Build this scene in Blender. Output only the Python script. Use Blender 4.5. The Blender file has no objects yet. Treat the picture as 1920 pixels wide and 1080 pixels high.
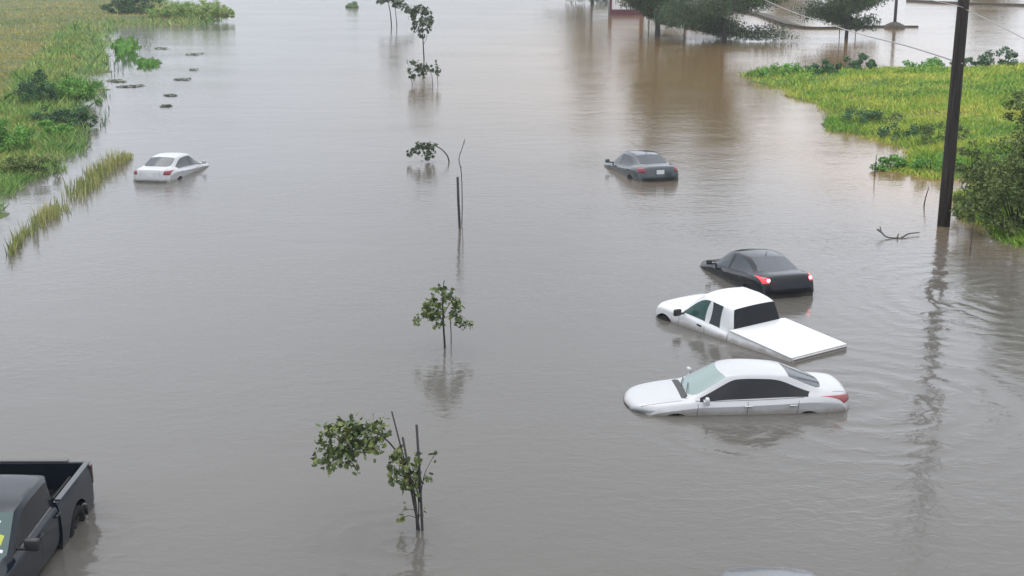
import bpy, bmesh, math, random
import numpy as np
from mathutils import Vector, Matrix
from mathutils.bvhtree import BVHTree
from math import radians as R, sin, cos, pi, atan, tan, sqrt

random.seed(7); rng = np.random.default_rng(7)
SC = bpy.context.scene
COL = SC.collection
# ------------------------------------------------------------------ camera
F = 2450.0; PITCH = atan(650/F); H = cos(PITCH)/0.0985
cam = bpy.data.cameras.new('camera'); camo = bpy.data.objects.new('camera', cam); COL.objects.link(camo)
cam.sensor_width = 36; cam.lens = 36*F/1920; cam.clip_end = 6000; cam.clip_start = .1
camo.location = (0, 0, H); camo.rotation_euler = (pi/2-PITCH, 0, 0)
SC.camera = camo
SC.view_settings.view_transform = 'Standard'; SC.view_settings.look = 'None'
SC.view_settings.exposure = 0; SC.view_settings.gamma = 1
# ------------------------------------------------------------------ sky: overcast
W = bpy.data.worlds.new("World"); SC.world = W; W.use_nodes = True
nt = W.node_tree; N = nt.nodes; L = nt.links; N.clear()
SUN_EL, SUN_ROT = R(58), R(-25)
sky = N.new('ShaderNodeTexSky'); sky.sky_type = 'NISHITA'; sky.sun_disc = False
sky.sun_elevation = SUN_EL; sky.sun_rotation = SUN_ROT
hs = N.new('ShaderNodeHueSaturation'); hs.inputs['Saturation'].default_value = .25
L.new(sky.outputs[0], hs.inputs['Color'])
tc = N.new('ShaderNodeTexCoord'); sep = N.new('ShaderNodeSeparateXYZ'); L.new(tc.outputs['Generated'], sep.inputs[0])
ramp = N.new('ShaderNodeValToRGB'); L.new(sep.outputs['Z'], ramp.inputs[0])
LZ = 23
e = ramp.color_ramp.elements
cr = [(0.0, .355, (.95, 1.0, 1.08)), (.09, .42, (.94, 1.0, 1.10)), (.26, .53, (.95, 1.0, 1.11)), (.45, .70, (.96, 1.0, 1.08)), (1.0, 1.0, (1, 1, 1.02))]
while len(e) < len(cr): e.new(.5)
for i, (p, v, c) in enumerate(cr):
    e[i].position = p; e[i].color = (v*c[0], v*c[1], v*c[2], 1)
noi = N.new('ShaderNodeTexNoise'); noi.inputs['Scale'].default_value = 2.2; noi.inputs['Detail'].default_value = 4
L.new(tc.outputs['Generated'], noi.inputs['Vector'])
mr = N.new('ShaderNodeMapRange'); mr.inputs['From Min'].default_value = .3; mr.inputs['From Max'].default_value = .7
mr.inputs['To Min'].default_value = .86*LZ; mr.inputs['To Max'].default_value = 1.13*LZ
L.new(noi.outputs['Fac'], mr.inputs['Value'])
# brighter cloud gaps low on the right and on the left of the view
def lobe(az, el, k, power):
    d = N.new('ShaderNodeVectorMath'); d.operation = 'DOT_PRODUCT'; nv = N.new('ShaderNodeVectorMath'); nv.operation = 'NORMALIZE'
    L.new(tc.outputs['Generated'], nv.inputs[0]); L.new(nv.outputs[0], d.inputs[0])
    d.inputs[1].default_value = (sin(R(az))*cos(R(el)), cos(R(az))*cos(R(el)), sin(R(el)))
    p = N.new('ShaderNodeMath'); p.operation = 'POWER'; p.use_clamp = True; L.new(d.outputs['Value'], p.inputs[0]); p.inputs[1].default_value = power
    q = N.new('ShaderNodeMath'); q.operation = 'MULTIPLY'; L.new(p.outputs[0], q.inputs[0]); q.inputs[1].default_value = k; return q.outputs[0]
def add(a_, b_):
    q = N.new('ShaderNodeMath'); q.operation = 'ADD'
    for i, v in enumerate((a_, b_)):
        if isinstance(v, float): q.inputs[i].default_value = v
        else: L.new(v, q.inputs[i])
    return q.outputs[0]
mm = N.new('ShaderNodeMath'); mm.operation = 'MULTIPLY'; L.new(add(add(lobe(17, 8, .62, 45), lobe(-24, 6, .30, 22)), .97), mm.inputs[0]); L.new(mr.outputs[0], mm.inputs[1])
vm = N.new('ShaderNodeVectorMath'); vm.operation = 'SCALE'; L.new(ramp.outputs[0], vm.inputs[0]); L.new(mm.outputs[0], vm.inputs['Scale'])
mix = N.new('ShaderNodeMixRGB'); mix.inputs[0].default_value = .9
L.new(hs.outputs[0], mix.inputs[1]); L.new(vm.outputs[0], mix.inputs[2])
bg = N.new('ShaderNodeBackground'); bg.inputs['Strength'].default_value = .1
L.new(mix.outputs[0], bg.inputs['Color'])
wo = N.new('ShaderNodeOutputWorld'); L.new(bg.outputs[0], wo.inputs['Surface'])
sl = bpy.data.lights.new('sun', 'SUN'); sl.energy = .6; sl.angle = R(35); sl.color = (1, .98, .94)
so = bpy.data.objects.new('sun', sl); COL.objects.link(so)
so.rotation_euler = (pi/2-SUN_EL, 0, SUN_ROT+pi) ; so.location = (0, 0, 60)
sd = Vector((sin(SUN_ROT)*cos(SUN_EL), cos(SUN_ROT)*cos(SUN_EL), sin(SUN_EL)))
so.rotation_euler = sd.to_track_quat('Z', 'Y').to_euler()

# ------------------------------------------------------------------ helpers
def P(px, py, z=0.0):
    d = Vector(((px-960)/F, -(py-540)/F, -1.0))
    d.rotate(camo.rotation_euler)
    t = (z-H)/d.z
    return Vector((0, 0, H)) + d*t
def S(py):                                    # photo pixels per metre at water level
    return (py+110)*0.0985
def tag(o, label=None, cat=None, group=None, kind=None):
    if label: o['label'] = label
    if cat: o['category'] = cat
    if group: o['group'] = group
    if kind: o['kind'] = kind
    return o
def empty(name, loc, rot=(0, 0, 0)):
    o = bpy.data.objects.new(name, None); COL.objects.link(o); o.location = loc; o.rotation_euler = rot
    o.empty_display_size = .3; return o
def link(name, me, mats, parent=None, smooth=True):
    if not isinstance(mats, (list, tuple)): mats = [mats]
    for m in mats: me.materials.append(m)
    o = bpy.data.objects.new(name, me); COL.objects.link(o)
    if parent is not None: o.parent = parent
    if smooth: me.shade_smooth()
    return o
def from_bm(name, bm, mat, parent=None, smooth=False):
    me = bpy.data.meshes.new(name); bm.to_mesh(me); bm.free()
    return link(name, me, mat, parent, smooth)
def from_np(name, V, Fc, mat, parent=None, smooth=False):
    me = bpy.data.meshes.new(name); V = np.asarray(V, np.float32); Fc = np.asarray(Fc, np.int32)
    me.vertices.add(len(V)); me.vertices.foreach_set('co', V.ravel())
    k = Fc.shape[1]; me.loops.add(Fc.size); me.loops.foreach_set('vertex_index', Fc.ravel())
    me.polygons.add(len(Fc)); me.polygons.foreach_set('loop_start', np.arange(0, Fc.size, k, dtype=np.int32))
    me.update(calc_edges=True); me.validate()
    return link(name, me, mat, parent, smooth)
def bm_box(bm, c, s, rot=None, bev=0.0):
    r = bmesh.ops.create_cube(bm, size=1.0); vs = r['verts']
    M = Matrix.Translation(Vector(c)) @ (rot.to_4x4() if rot else Matrix()) @ Matrix.Diagonal((s[0], s[1], s[2], 1))
    bmesh.ops.transform(bm, matrix=M, verts=vs)
    if bev > 0:
        es = list({e for v in vs for e in v.link_edges})
        bmesh.ops.bevel(bm, geom=es, offset=bev, segments=2, affect='EDGES', profile=.6)
def bm_tube(bm, pts, rads, n=8, cap=True):
    pts = [Vector(p) for p in pts]
    if not hasattr(rads, '__len__'): rads = [rads]*len(pts)
    rings = []
    for i, p in enumerate(pts):
        d = (pts[min(i+1, len(pts)-1)]-pts[max(i-1, 0)]).normalized()
        a = Vector((0, 0, 1)) if abs(d.z) < .9 else Vector((1, 0, 0))
        u = d.cross(a).normalized(); v = d.cross(u)
        rings.append([bm.verts.new(p+(u*cos(2*pi*k/n)+v*sin(2*pi*k/n))*rads[i]) for k in range(n)])
    for a, b in zip(rings, rings[1:]):
        for k in range(n): bm.faces.new((a[k], a[(k+1) % n], b[(k+1) % n], b[k]))
    if cap:
        bm.faces.new(rings[0][::-1]); bm.faces.new(rings[-1])
def crv(pts, n=6):                             # smooth polyline through points
    pts = [Vector(p) for p in pts]; out = []
    for i in range(len(pts)-1):
        p0 = pts[max(i-1, 0)]; p1 = pts[i]; p2 = pts[i+1]; p3 = pts[min(i+2, len(pts)-1)]
        for k in range(n):
            t = k/n
            out.append(.5*((2*p1)+(p2-p0)*t+(2*p0-5*p1+4*p2-p3)*t*t+(3*p1-p0-3*p2+p3)*t**3))
    out.append(pts[-1]); return out

# ------------------------------------------------------------------ materials
def mat(name, col, rough=.5, metal=0, coat=0, spec=.5, emit=None, es=0, ior=1.5):
    m = bpy.data.materials.new(name); m.use_nodes = True; b = m.node_tree.nodes['Principled BSDF']
    b.inputs['Base Color'].default_value = (*col, 1); b.inputs['Roughness'].default_value = rough
    b.inputs['Metallic'].default_value = metal; b.inputs['Coat Weight'].default_value = coat
    b.inputs['Coat Roughness'].default_value = .06; b.inputs['IOR'].default_value = ior
    b.inputs['Specular IOR Level'].default_value = spec
    if emit: b.inputs['Emission Color'].default_value = (*emit, 1); b.inputs['Emission Strength'].default_value = es
    return m
def paint(name, col, rough=.35, metal=0, dirt=.12, coat=.6, dcol=(.22, .19, .15), spec=.5, mudk=1.0):
    m = mat(name, col, rough, metal, coat, spec); t = m.node_tree; b = t.nodes['Principled BSDF']
    tc = t.nodes.new('ShaderNodeTexCoord'); n = t.nodes.new('ShaderNodeTexNoise'); n.inputs['Scale'].default_value = 3.5
    n.inputs['Detail'].default_value = 8; n.inputs['Roughness'].default_value = .65
    t.links.new(tc.outputs['Object'], n.inputs['Vector'])
    mr = t.nodes.new('ShaderNodeMapRange'); mr.inputs['From Min'].default_value = .42; mr.inputs['From Max'].default_value = .8
    mr.inputs['To Max'].default_value = dirt*2; t.links.new(n.outputs['Fac'], mr.inputs['Value'])
    mx = t.nodes.new('ShaderNodeMixRGB'); mx.inputs[1].default_value = (*col, 1); mx.inputs[2].default_value = (*dcol, 1)
    t.links.new(mr.outputs[0], mx.inputs[0])
    # mud line left a hand's breadth above the flood
    g = t.nodes.new('ShaderNodeNewGeometry'); sp = t.nodes.new('ShaderNodeSeparateXYZ'); t.links.new(g.outputs['Position'], sp.inputs[0])
    ad = t.nodes.new('ShaderNodeMath'); ad.operation = 'MULTIPLY_ADD'; ad.inputs[1].default_value = -.22; t.links.new(n.outputs['Fac'], ad.inputs[0]); t.links.new(sp.outputs['Z'], ad.inputs[2])
    m2 = t.nodes.new('ShaderNodeMapRange'); m2.inputs['From Min'].default_value = .03; m2.inputs['From Max'].default_value = -.08; m2.inputs['To Max'].default_value = .75
    t.links.new(ad.outputs[0], m2.inputs['Value'])
    m3 = t.nodes.new('ShaderNodeMixRGB'); m3.inputs[2].default_value = (*[c*mudk for c in dcol], 1); t.links.new(m2.outputs[0], m3.inputs[0]); t.links.new(mx.outputs[0], m3.inputs[1])
    t.links.new(m3.outputs[0], b.inputs['Base Color'])
    return m
def leafmat(name, cols, scale=.6, rough=.6, trans=.0, island=.35):
    """foliage: colour from a noise in the world plus a random shift per leaf"""
    m = mat(name, cols[0], rough, spec=.3); t = m.node_tree; b = t.nodes['Principled BSDF']
    geo = t.nodes.new('ShaderNodeNewGeometry'); n = t.nodes.new('ShaderNodeTexNoise')
    n.inputs['Scale'].default_value = scale; n.inputs['Detail'].default_value = 4; n.inputs['Roughness'].default_value = .6
    tc = t.nodes.new('ShaderNodeTexCoord'); t.links.new(tc.outputs['Object'], n.inputs['Vector'])
    a = t.nodes.new('ShaderNodeMath'); a.operation = 'MULTIPLY_ADD'; a.inputs[1].default_value = island; a.inputs[2].default_value = -island/2
    t.links.new(geo.outputs['Random Per Island'], a.inputs[0])
    s = t.nodes.new('ShaderNodeMath'); s.operation = 'ADD'; t.links.new(n.outputs['Fac'], s.inputs[0]); t.links.new(a.outputs[0], s.inputs[1])
    r = t.nodes.new('ShaderNodeValToRGB'); e = r.color_ramp.elements
    while len(e) < len(cols): e.new(.5)
    for i, c in enumerate(cols):
        e[i].position = .3+.4*i/(len(cols)-1); e[i].color = (*c, 1)
    t.links.new(s.outputs[0], r.inputs[0]); t.links.new(r.outputs[0], b.inputs['Base Color'])
    return m
M_white = paint('white_paint', (.62, .63, .645), .3, dirt=.03, coat=.5)
M_white2 = paint('pearl_white_paint', (.43, .437, .45), .3, dirt=.06, coat=.5)
M_black = paint('black_paint', (.006, .008, .013), .12, dirt=0, coat=0, spec=.38, mudk=.2)
M_char = paint('charcoal_paint', (.005, .009, .016), .15, dirt=0, coat=0, spec=.33, mudk=.22)
M_grey = paint('grey_blue_paint', (.035, .05, .06), .13, dirt=.02, coat=.3, spec=.5, mudk=.3)
M_silver = paint('silver_paint', (.13, .135, .145), .25, .3, dirt=.03, coat=.3)
M_glass = mat('dark_glass', (.016, .02, .028), .06, spec=.5)
M_glassB = mat('privacy_glass', (.008, .009, .013), .12, spec=.28)
M_glassT = mat('green_tinted_glass', (.035, .085, .08), .1)
M_glassF = mat('fogged_green_glass', (.20, .275, .265), .22)  # windshield: bright sky reflection painted into the pale green base colour
M_glassG = mat('grey_glass', (.035, .045, .055), .1, spec=.35)
M_rub = mat('black_rubber', (.012, .012, .012), .8, spec=.2)
M_trim = mat('black_trim', (.018, .018, .02), .5)
M_well = mat('wheel_well_dark', (.012, .012, .012), .9)
M_rim = mat('alloy_rim', (.06, .06, .062), .4, .6)
M_chrome = mat('chrome', (.6, .6, .62), .15, 1)
M_red = mat('red_lens', (.23, .012, .02), .15, coat=1)
M_redD = mat('dull_red_lens', (.20, .012, .025), .25, coat=.3)
M_redL = mat('lit_red_lens', (.5, .01, .02), .2, coat=.5, emit=(1, .03, .05), es=1.6)
M_redH = mat('lit_bulb', (.9, .2, .2), .2, emit=(1, .35, .38), es=5)
M_head = mat('headlight_lens', (.22, .24, .26), .12, coat=.5)
M_plate = mat('plate_white', (.6, .62, .65), .4)
M_yel = mat('yellow_paper', (.42, .46, .06), .6)
M_bed = mat('bed_liner', (.004, .004, .006), .85, spec=.2)
M_seam = mat('panel_gap', (.02, .02, .022), .9)

def barkmat(name, c1, c2, sc=(6, 6, 1.2), rough=.85):
    m = mat(name, c1, rough, spec=.25); t = m.node_tree; b = t.nodes['Principled BSDF']
    tc = t.nodes.new('ShaderNodeTexCoord'); mp = t.nodes.new('ShaderNodeMapping'); mp.inputs['Scale'].default_value = sc
    n = t.nodes.new('ShaderNodeTexNoise'); n.inputs['Scale'].default_value = 3; n.inputs['Detail'].default_value = 8
    t.links.new(tc.outputs['Object'], mp.inputs[0]); t.links.new(mp.outputs[0], n.inputs['Vector'])
    r = t.nodes.new('ShaderNodeValToRGB'); r.color_ramp.elements[0].color = (*c1, 1); r.color_ramp.elements[1].color = (*c2, 1)
    r.color_ramp.elements[0].position = .3; r.color_ramp.elements[1].position = .7
    t.links.new(n.outputs['Fac'], r.inputs[0]); t.links.new(r.outputs[0], b.inputs['Base Color'])
    bp = t.nodes.new('ShaderNodeBump'); bp.inputs['Strength'].default_value = .5; bp.inputs['Distance'].default_value = .02
    t.links.new(n.outputs['Fac'], bp.inputs['Height']); t.links.new(bp.outputs[0], b.inputs['Normal'])
    return m
M_bark = barkmat('dark_bark', (.022, .022, .02), (.06, .055, .045))
M_pole = barkmat('creosote_wood', (.012, .011, .011), (.06, .05, .042), (9, 9, .25))
M_steel = mat('galvanised_pole', (.3, .32, .33), .5, .3)
M_stake = mat('dark_stake', (.035, .033, .035), .7)
M_twig = mat('grey_twig', (.10, .095, .09), .8)
M_kerb = barkmat('wet_concrete', (.05, .045, .035), (.10, .09, .07), (1, 1, 1))

# ------------------------------------------------------------------ terrain and water
LEFT = [(-260, 560), (-60, 430), (0, 402), (22, 372), (50, 348), (110, 330), (150, 300), (170, 262), (178, 225), (196, 205), (200, 168), (185, 150),
        (206, 128), (210, 104), (214, 72), (228, 52), (300, 50), (350, 52), (405, 45), (428, 38), (430, 24), (405, 14), (330, 8), (322, -2), (330, -30), (300, -70), (-1200, -70), (-1400, 560)]
RIGHT = [(1372, 140), (1400, 150), (1440, 160), (1470, 180), (1520, 192), (1545, 215), (1548, 246), (1590, 254), (1640, 275), (1645, 300), (1640, 322), (1652, 336),
         (1720, 337), (1775, 345), (1800, 400), (1815, 440), (1860, 458), (1960, 480), (2300, 520), (2900, 480), (2700, 124), (2100, 122), (1920, 124), (1840, 127), (1790, 130), (1700, 128), (1600, 130), (1540, 132), (1460, 132), (1400, 134)]
def world_poly(px): return np.array([[*P(x, max(y, -85))[:2]] for x, y in px])
WL, WR = world_poly(LEFT), world_poly(RIGHT)
FARX = np.array([[30, 262], [75, 268], [130, 236], [200, 230], [420, 300], [420, 900], [-400, 900], [-400, 420], [-20, 330], [10, 285]])
def inside(poly, x, y):
    c = np.zeros(x.shape, bool); n = len(poly)
    for i in range(n):
        x1, y1 = poly[i]; x2, y2 = poly[i-1]
        m = ((y1 > y) != (y2 > y)) & (x < (x2-x1)*(y-y1)/((y2-y1) if y2 != y1 else 1e-9)+x1)
        c ^= m
    return c
def sdist(poly, x, y):
    d = np.full(x.shape, 1e9); n = len(poly)
    for i in range(n):
        a = poly[i-1]; b = poly[i]; ab = b-a; t = np.clip(((x-a[0])*ab[0]+(y-a[1])*ab[1])/(ab@ab+1e-9), 0, 1)
        d = np.minimum(d, np.hypot(x-a[0]-t*ab[0], y-a[1]-t*ab[1]))
    return np.where(inside(poly, x, y), d, -d)
def vnoise(x, y, sc, seed=0):
    g = np.random.default_rng(seed).random((64, 64)); x = x/sc; y = y/sc
    xi = np.floor(x).astype(int); yi = np.floor(y).astype(int); fx = x-xi; fy = y-yi
    fx = fx*fx*(3-2*fx); fy = fy*fy*(3-2*fy)
    a = g[xi % 64, yi % 64]; b = g[(xi+1) % 64, yi % 64]; c = g[xi % 64, (yi+1) % 64]; d = g[(xi+1) % 64, (yi+1) % 64]
    return (a*(1-fx)+b*fx)*(1-fy)+(c*(1-fx)+d*fx)*fy
def hgt(x, y):
    x = np.asarray(x, float); y = np.asarray(y, float)
    d = np.maximum(np.maximum(sdist(WL, x, y), sdist(WR, x, y)), sdist(FARX, x, y))
    d = d + (vnoise(x, y, 4.5, 5)-.5)*2.2 + (vnoise(x, y, 1.8, 1)-.5)*1.8 + (vnoise(x, y, .8, 2)-.5)*.6 - .8
    t = np.clip((d+3)/6, 0, 1); t = t*t*(3-2*t)
    h = -1.3+t*2.6*.5                     # 0 at the shore
    h = np.where(d > 0, d/(d+4)*.75, np.maximum(-1.4, d*.35))
    return h + np.where(d > 0, (vnoise(x, y, 3, 3)-.5)*.22+(vnoise(x, y, 9, 4)-.5)*.3, 0)*np.clip(d/3, 0, 1)
gx = np.concatenate([[-3000, -1200, -500, -250], np.arange(-130, 150, .8), [180, 300, 600, 1500, 3000]])
gy = np.concatenate([[-800, -200, -40], np.arange(8, 110, .7), np.arange(110, 300, 1.6), [330, 380, 450, 600, 1000, 2000, 4500]])
X, Y = np.meshgrid(gx, gy); Z = hgt(X, Y); Z[Y > 1500] = .6
V = np.stack([X.ravel(), Y.ravel(), Z.ravel()], 1); nx, ny = len(gx), len(gy)
idx = np.arange(nx*ny).reshape(ny, nx)
Fc = np.stack([idx[:-1, :-1].ravel(), idx[:-1, 1:].ravel(), idx[1:, 1:].ravel(), idx[1:, :-1].ravel()], 1)
M_ground = leafmat('meadow_ground', [(.04, .075, .018), (.07, .10, .028), (.11, .12, .04)], .1, .9)
ground = from_np('ground', V, Fc, M_ground, smooth=True); tag(ground, kind='structure')

def water_material():
    m = bpy.data.materials.new('flood_water'); m.use_nodes = True; t = m.node_tree; b = t.nodes['Principled BSDF']
    n = t.nodes; l = t.links
    b.inputs['IOR'].default_value = 1.33; b.inputs['Roughness'].default_value = .095
    tc = n.new('ShaderNodeTexCoord')
    def noise(scale, sc=(1, 1, 1), det=3, rough=.5, dist=0):
        mp = n.new('ShaderNodeMapping'); mp.inputs['Scale'].default_value = sc; l.new(tc.outputs['Object'], mp.inputs[0])
        t_ = n.new('ShaderNodeTexNoise'); t_.inputs['Scale'].default_value = scale; t_.inputs['Detail'].default_value = det
        t_.inputs['Roughness'].default_value = rough; t_.inputs['Distortion'].default_value = dist
        l.new(mp.outputs[0], t_.inputs['Vector']); return t_.outputs['Fac']
    def math(op, a, b_=None, c=None, clamp=False):
        q = n.new('ShaderNodeMath'); q.operation = op; q.use_clamp = clamp
        for i, v in enumerate((a, b_, c)):
            if v is None: continue
            if isinstance(v, (int, float)): q.inputs[i].default_value = v
            else: l.new(v, q.inputs[i])
        return q.outputs[0]
    def spot(cx, cy, r0, r1, sx=1.0, sy=1.0):   # 1 inside r0, 0 past r1 round a place on the water
        mp = n.new('ShaderNodeMapping'); mp.inputs['Location'].default_value = (-cx*sx, -cy*sy, 0); mp.inputs['Scale'].default_value = (sx, sy, 1)
        l.new(tc.outputs['Object'], mp.inputs[0]); ln = n.new('ShaderNodeVectorMath'); ln.operation = 'LENGTH'
        l.new(mp.outputs[0], ln.inputs[0])
        q = n.new('ShaderNodeMapRange'); q.interpolation_type = 'SMOOTHSTEP'; q.inputs['From Min'].default_value = r1; q.inputs['From Max'].default_value = r0
        l.new(ln.outputs['Value'], q.inputs['Value']); return q.outputs[0], ln.outputs['Value']
    # silt colour: greyer in the channel, tan towards the right bank
    big = noise(.035, (1, .6, 1), 3)
    c1 = (.103, .097, .087, 1); c2 = (.19, .122, .055, 1)
    brown1, _ = spot(P(1330, 120).x, P(1330, 120).y, 4, 40, 1, .5)
    brown2, _ = spot(P(1850, 300).x, P(1850, 300).y, 2, 14, 1, .5)
    brown3, _ = spot(P(1850, 20).x, P(1850, 20).y, 20, 110, 1, .8)
    br = math('ADD', math('ADD', brown1, brown2), brown3, clamp=True)
    br = math('MULTIPLY', br, math('MULTIPLY_ADD', big, 1.4, .4), clamp=True)
    mx = n.new('ShaderNodeMixRGB'); mx.inputs[1].default_value = c1; mx.inputs[2].default_value = c2; l.new(br, mx.inputs[0])
    l.new(mx.outputs[0], b.inputs['Base Color'])
    # ripples: fine cross-stream ripples, patches of wind, wakes
    patch = noise(.06, (1, 2.2, 1), 2)
    patch = n_mr(n, l, patch, .35, .68, .25, 1.0)
    rip = noise(2.6, (.95, 1.5, 1), 3, .55, .6)
    rip2 = noise(9, (.7, 1.5, 1), 2, .5)
    swell = noise(.5, (.8, 1.2, 1), 2, .5, .5)
    h = math('MULTIPLY', math('ADD', math('MULTIPLY', rip, .019), math('MULTIPLY', rip2, .003)), patch)
    h = math('ADD', h, math('MULTIPLY', swell, .02))
    for (px, py, r0, r1, k, amp) in ((1600, 750, .5, 7.0, 7.5, .010), (1935, 560, .5, 8.5, 9.0, .013), (1400, 800, .3, 3.2, 9.0, .009), (833, 668, .1, 1.6, 14, .004), (760, 1020, .1, 2.2, 9, .010), (150, 1010, .1, 2.0, 9, .008)):
        c = P(px, py); s, r = spot(c.x, c.y, r0, r1)
        d = math('MULTIPLY_ADD', noise(.8, (1, 1, 1), 2), 9.0, math('MULTIPLY', r, k))
        h = math('ADD', h, math('MULTIPLY', math('MULTIPLY', math('SINE', d), s), math('MULTIPLY', math('MULTIPLY_ADD', rip, 1.4, -.2), amp)))
    bp = n.new('ShaderNodeBump'); bp.inputs['Strength'].default_value = 1.0; bp.inputs['Distance'].default_value = 1.0
    l.new(h, bp.inputs['Height']); l.new(bp.outputs[0], b.inputs['Normal'])
    return m
def n_mr(n, l, v, a, b_, c, d):
    q = n.new('ShaderNodeMapRange'); q.inputs['From Min'].default_value = a; q.inputs['From Max'].default_value = b_
    q.inputs['To Min'].default_value = c; q.inputs['To Max'].default_value = d; l.new(v, q.inputs['Value']); return q.outputs[0]
bm = bmesh.new()
vs = [bm.verts.new(p) for p in ((-2500, -300, 0), (2500, -300, 0), (2500, 4000, 0), (-2500, 4000, 0))]; bm.faces.new(vs)
water = from_bm('water', bm, water_material()); tag(water, kind='structure')

# ------------------------------------------------------------------ grass, leaves
def sample_px(poly, n, seed=0):
    g = np.random.default_rng(seed); p = np.array(poly, float)
    lo = np.maximum(p.min(0), [-260, -60]); hi = np.minimum(p.max(0), [2040, 700]); out = np.zeros((0, 2))
    while len(out) < n:
        q = lo+g.random((n*2, 2))*(hi-lo); q = q[inside(p, q[:, 0], q[:, 1])]; out = np.vstack([out, q])
    return out[:n]
def px2w(q):
    tx = (q[:, 0]-960)/F; ty = -(q[:, 1]-540)/F
    dy = cos(PITCH)+ty*sin(PITCH); dz = -sin(PITCH)+ty*cos(PITCH)
    t = -H/dz; return tx*t, dy*t
def blades(x, y, z, h, w, seed=0, lean=.35):
    g = np.random.default_rng(seed); n = len(x); a = g.random(n)*2*pi
    dx, dy = np.cos(a), np.sin(a); l1 = g.random(n)*2*pi; le = g.random(n)*lean*h
    b0 = np.stack([x-dx*w, y-dy*w, z], 1); b1 = np.stack([x+dx*w, y+dy*w, z], 1)
    mx, my = x+np.cos(l1)*le*.4, y+np.sin(l1)*le*.4
    m0 = np.stack([mx-dx*w*.8, my-dy*w*.8, z+h*.55], 1); m1 = np.stack([mx+dx*w*.8, my+dy*w*.8, z+h*.55], 1)
    tp = np.stack([x+np.cos(l1)*le, y+np.sin(l1)*le, z+h], 1)
    V = np.stack([b0, b1, m1, tp, m0], 1).reshape(-1, 3); F_ = np.arange(n*5).reshape(n, 5)
    return V, F_
def leaves(c, s, seed=0, droop=.3, aspect=.55):
    """one pointed, slightly folded leaf (two triangles sharing the midrib) per centre"""
    g = np.random.default_rng(seed); n = len(c); a = g.random(n)*2*pi; el = (g.random(n)-.5)*2.0-droop
    d = np.stack([np.cos(a)*np.cos(el), np.sin(a)*np.cos(el), np.sin(el)], 1)
    r = g.normal(size=(n, 3)); u = np.cross(d, r); u /= np.linalg.norm(u, axis=1)[:, None]+1e-9; nn = np.cross(d, u)
    s = (np.ones(n)*s)[:, None]
    base = c-d*s*.5; tip = c+d*s*.5; l_ = c+u*s*aspect*.5+nn*s*.12; r_ = c-u*s*aspect*.5+nn*s*.12
    V = np.stack([base, r_, tip, l_], 1).reshape(-1, 3); i = np.arange(n)*4
    F_ = np.concatenate([np.stack([i, i+1, i+2], 1), np.stack([i, i+2, i+3], 1)], 0)
    return V, F_
def leaves_lobed(c, s, seed=0, droop=.5):
    g = np.random.default_rng(seed); n = len(c); a = g.random(n)*2*pi; el = (g.random(n)-.5)*1.8-droop
    d = np.stack([np.cos(a)*np.cos(el), np.sin(a)*np.cos(el), np.sin(el)], 1); r = g.normal(size=(n, 3)); u = np.cross(d, r); u /= np.linalg.norm(u, axis=1)[:, None]+1e-9; nn = np.cross(d, u)
    out = [(-.5, 0), (-.38, .30), (-.05, .26), (-.02, .58), (.16, .24), (.34, .30), (.36, .10), (.62, 0)]
    out = out+[(p, -q) for p, q in out[-2:0:-1]]; m = len(out); s = (np.ones(n)*s)[:, None]
    V = [c]+[c+d*s*p+u*s*q-nn*s*(abs(q)*.35+p*p*.25) for p, q in out]
    V = np.stack(V, 1).reshape(-1, 3); i = np.arange(n)*(m+1)
    F_ = np.concatenate([np.stack([i, i+1+k, i+1+(k+1) % m], 1) for k in range(m)], 0); return V, F_
def blob_pts(n, c, r, seed=0, shell=.45):
    g = np.random.default_rng(seed); d = g.normal(size=(n, 3)); d /= np.linalg.norm(d, axis=1)[:, None]
    rr = shell+(1-shell)*g.random(n)**.6
    return np.array(c)+d*rr[:, None]*np.array(r)

M_grassL = leafmat('meadow_grass', [(.22, .29, .06), (.42, .38, .10), (.58, .40, .15)], .06, .7)
M_grassLe = leafmat('shore_grass', [(.09, .22, .05), (.21, .38, .09), (.40, .50, .15)], .3, .7)
M_grassR = leafmat('bank_grass', [(.09, .25, .04), (.24, .44, .06), (.44, .54, .085), (.64, .60, .12)], .2, .7)
M_reed = leafmat('reed_grass', [(.17, .21, .07), (.32, .35, .11), (.52, .48, .22)], .7, .7)
M_bushG = leafmat('bright_bush_leaf', [(.05, .15, .03), (.12, .31, .05), (.24, .44, .09)], .8, .6)
M_bushD = leafmat('dark_bush_leaf', [(.03, .085, .04), (.055, .14, .055), (.10, .20, .075)], .8, .6)
M_willow = leafmat('olive_bush_leaf', [(.045, .085, .02), (.11, .165, .04), (.26, .32, .11)], .7, .6)
M_tree = leafmat('tree_leaf', [(.025, .055, .022), (.05, .095, .035), (.10, .16, .055)], .5, .6)
M_sap = leafmat('sapling_leaf', [(.045, .075, .026), (.09, .125, .038), (.17, .195, .06)], 2.5, .55)
M_sapF = leafmat('far_sapling_leaf', [(.04, .06, .035), (.065, .09, .045), (.10, .13, .07)], 1.5, .55)

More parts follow.
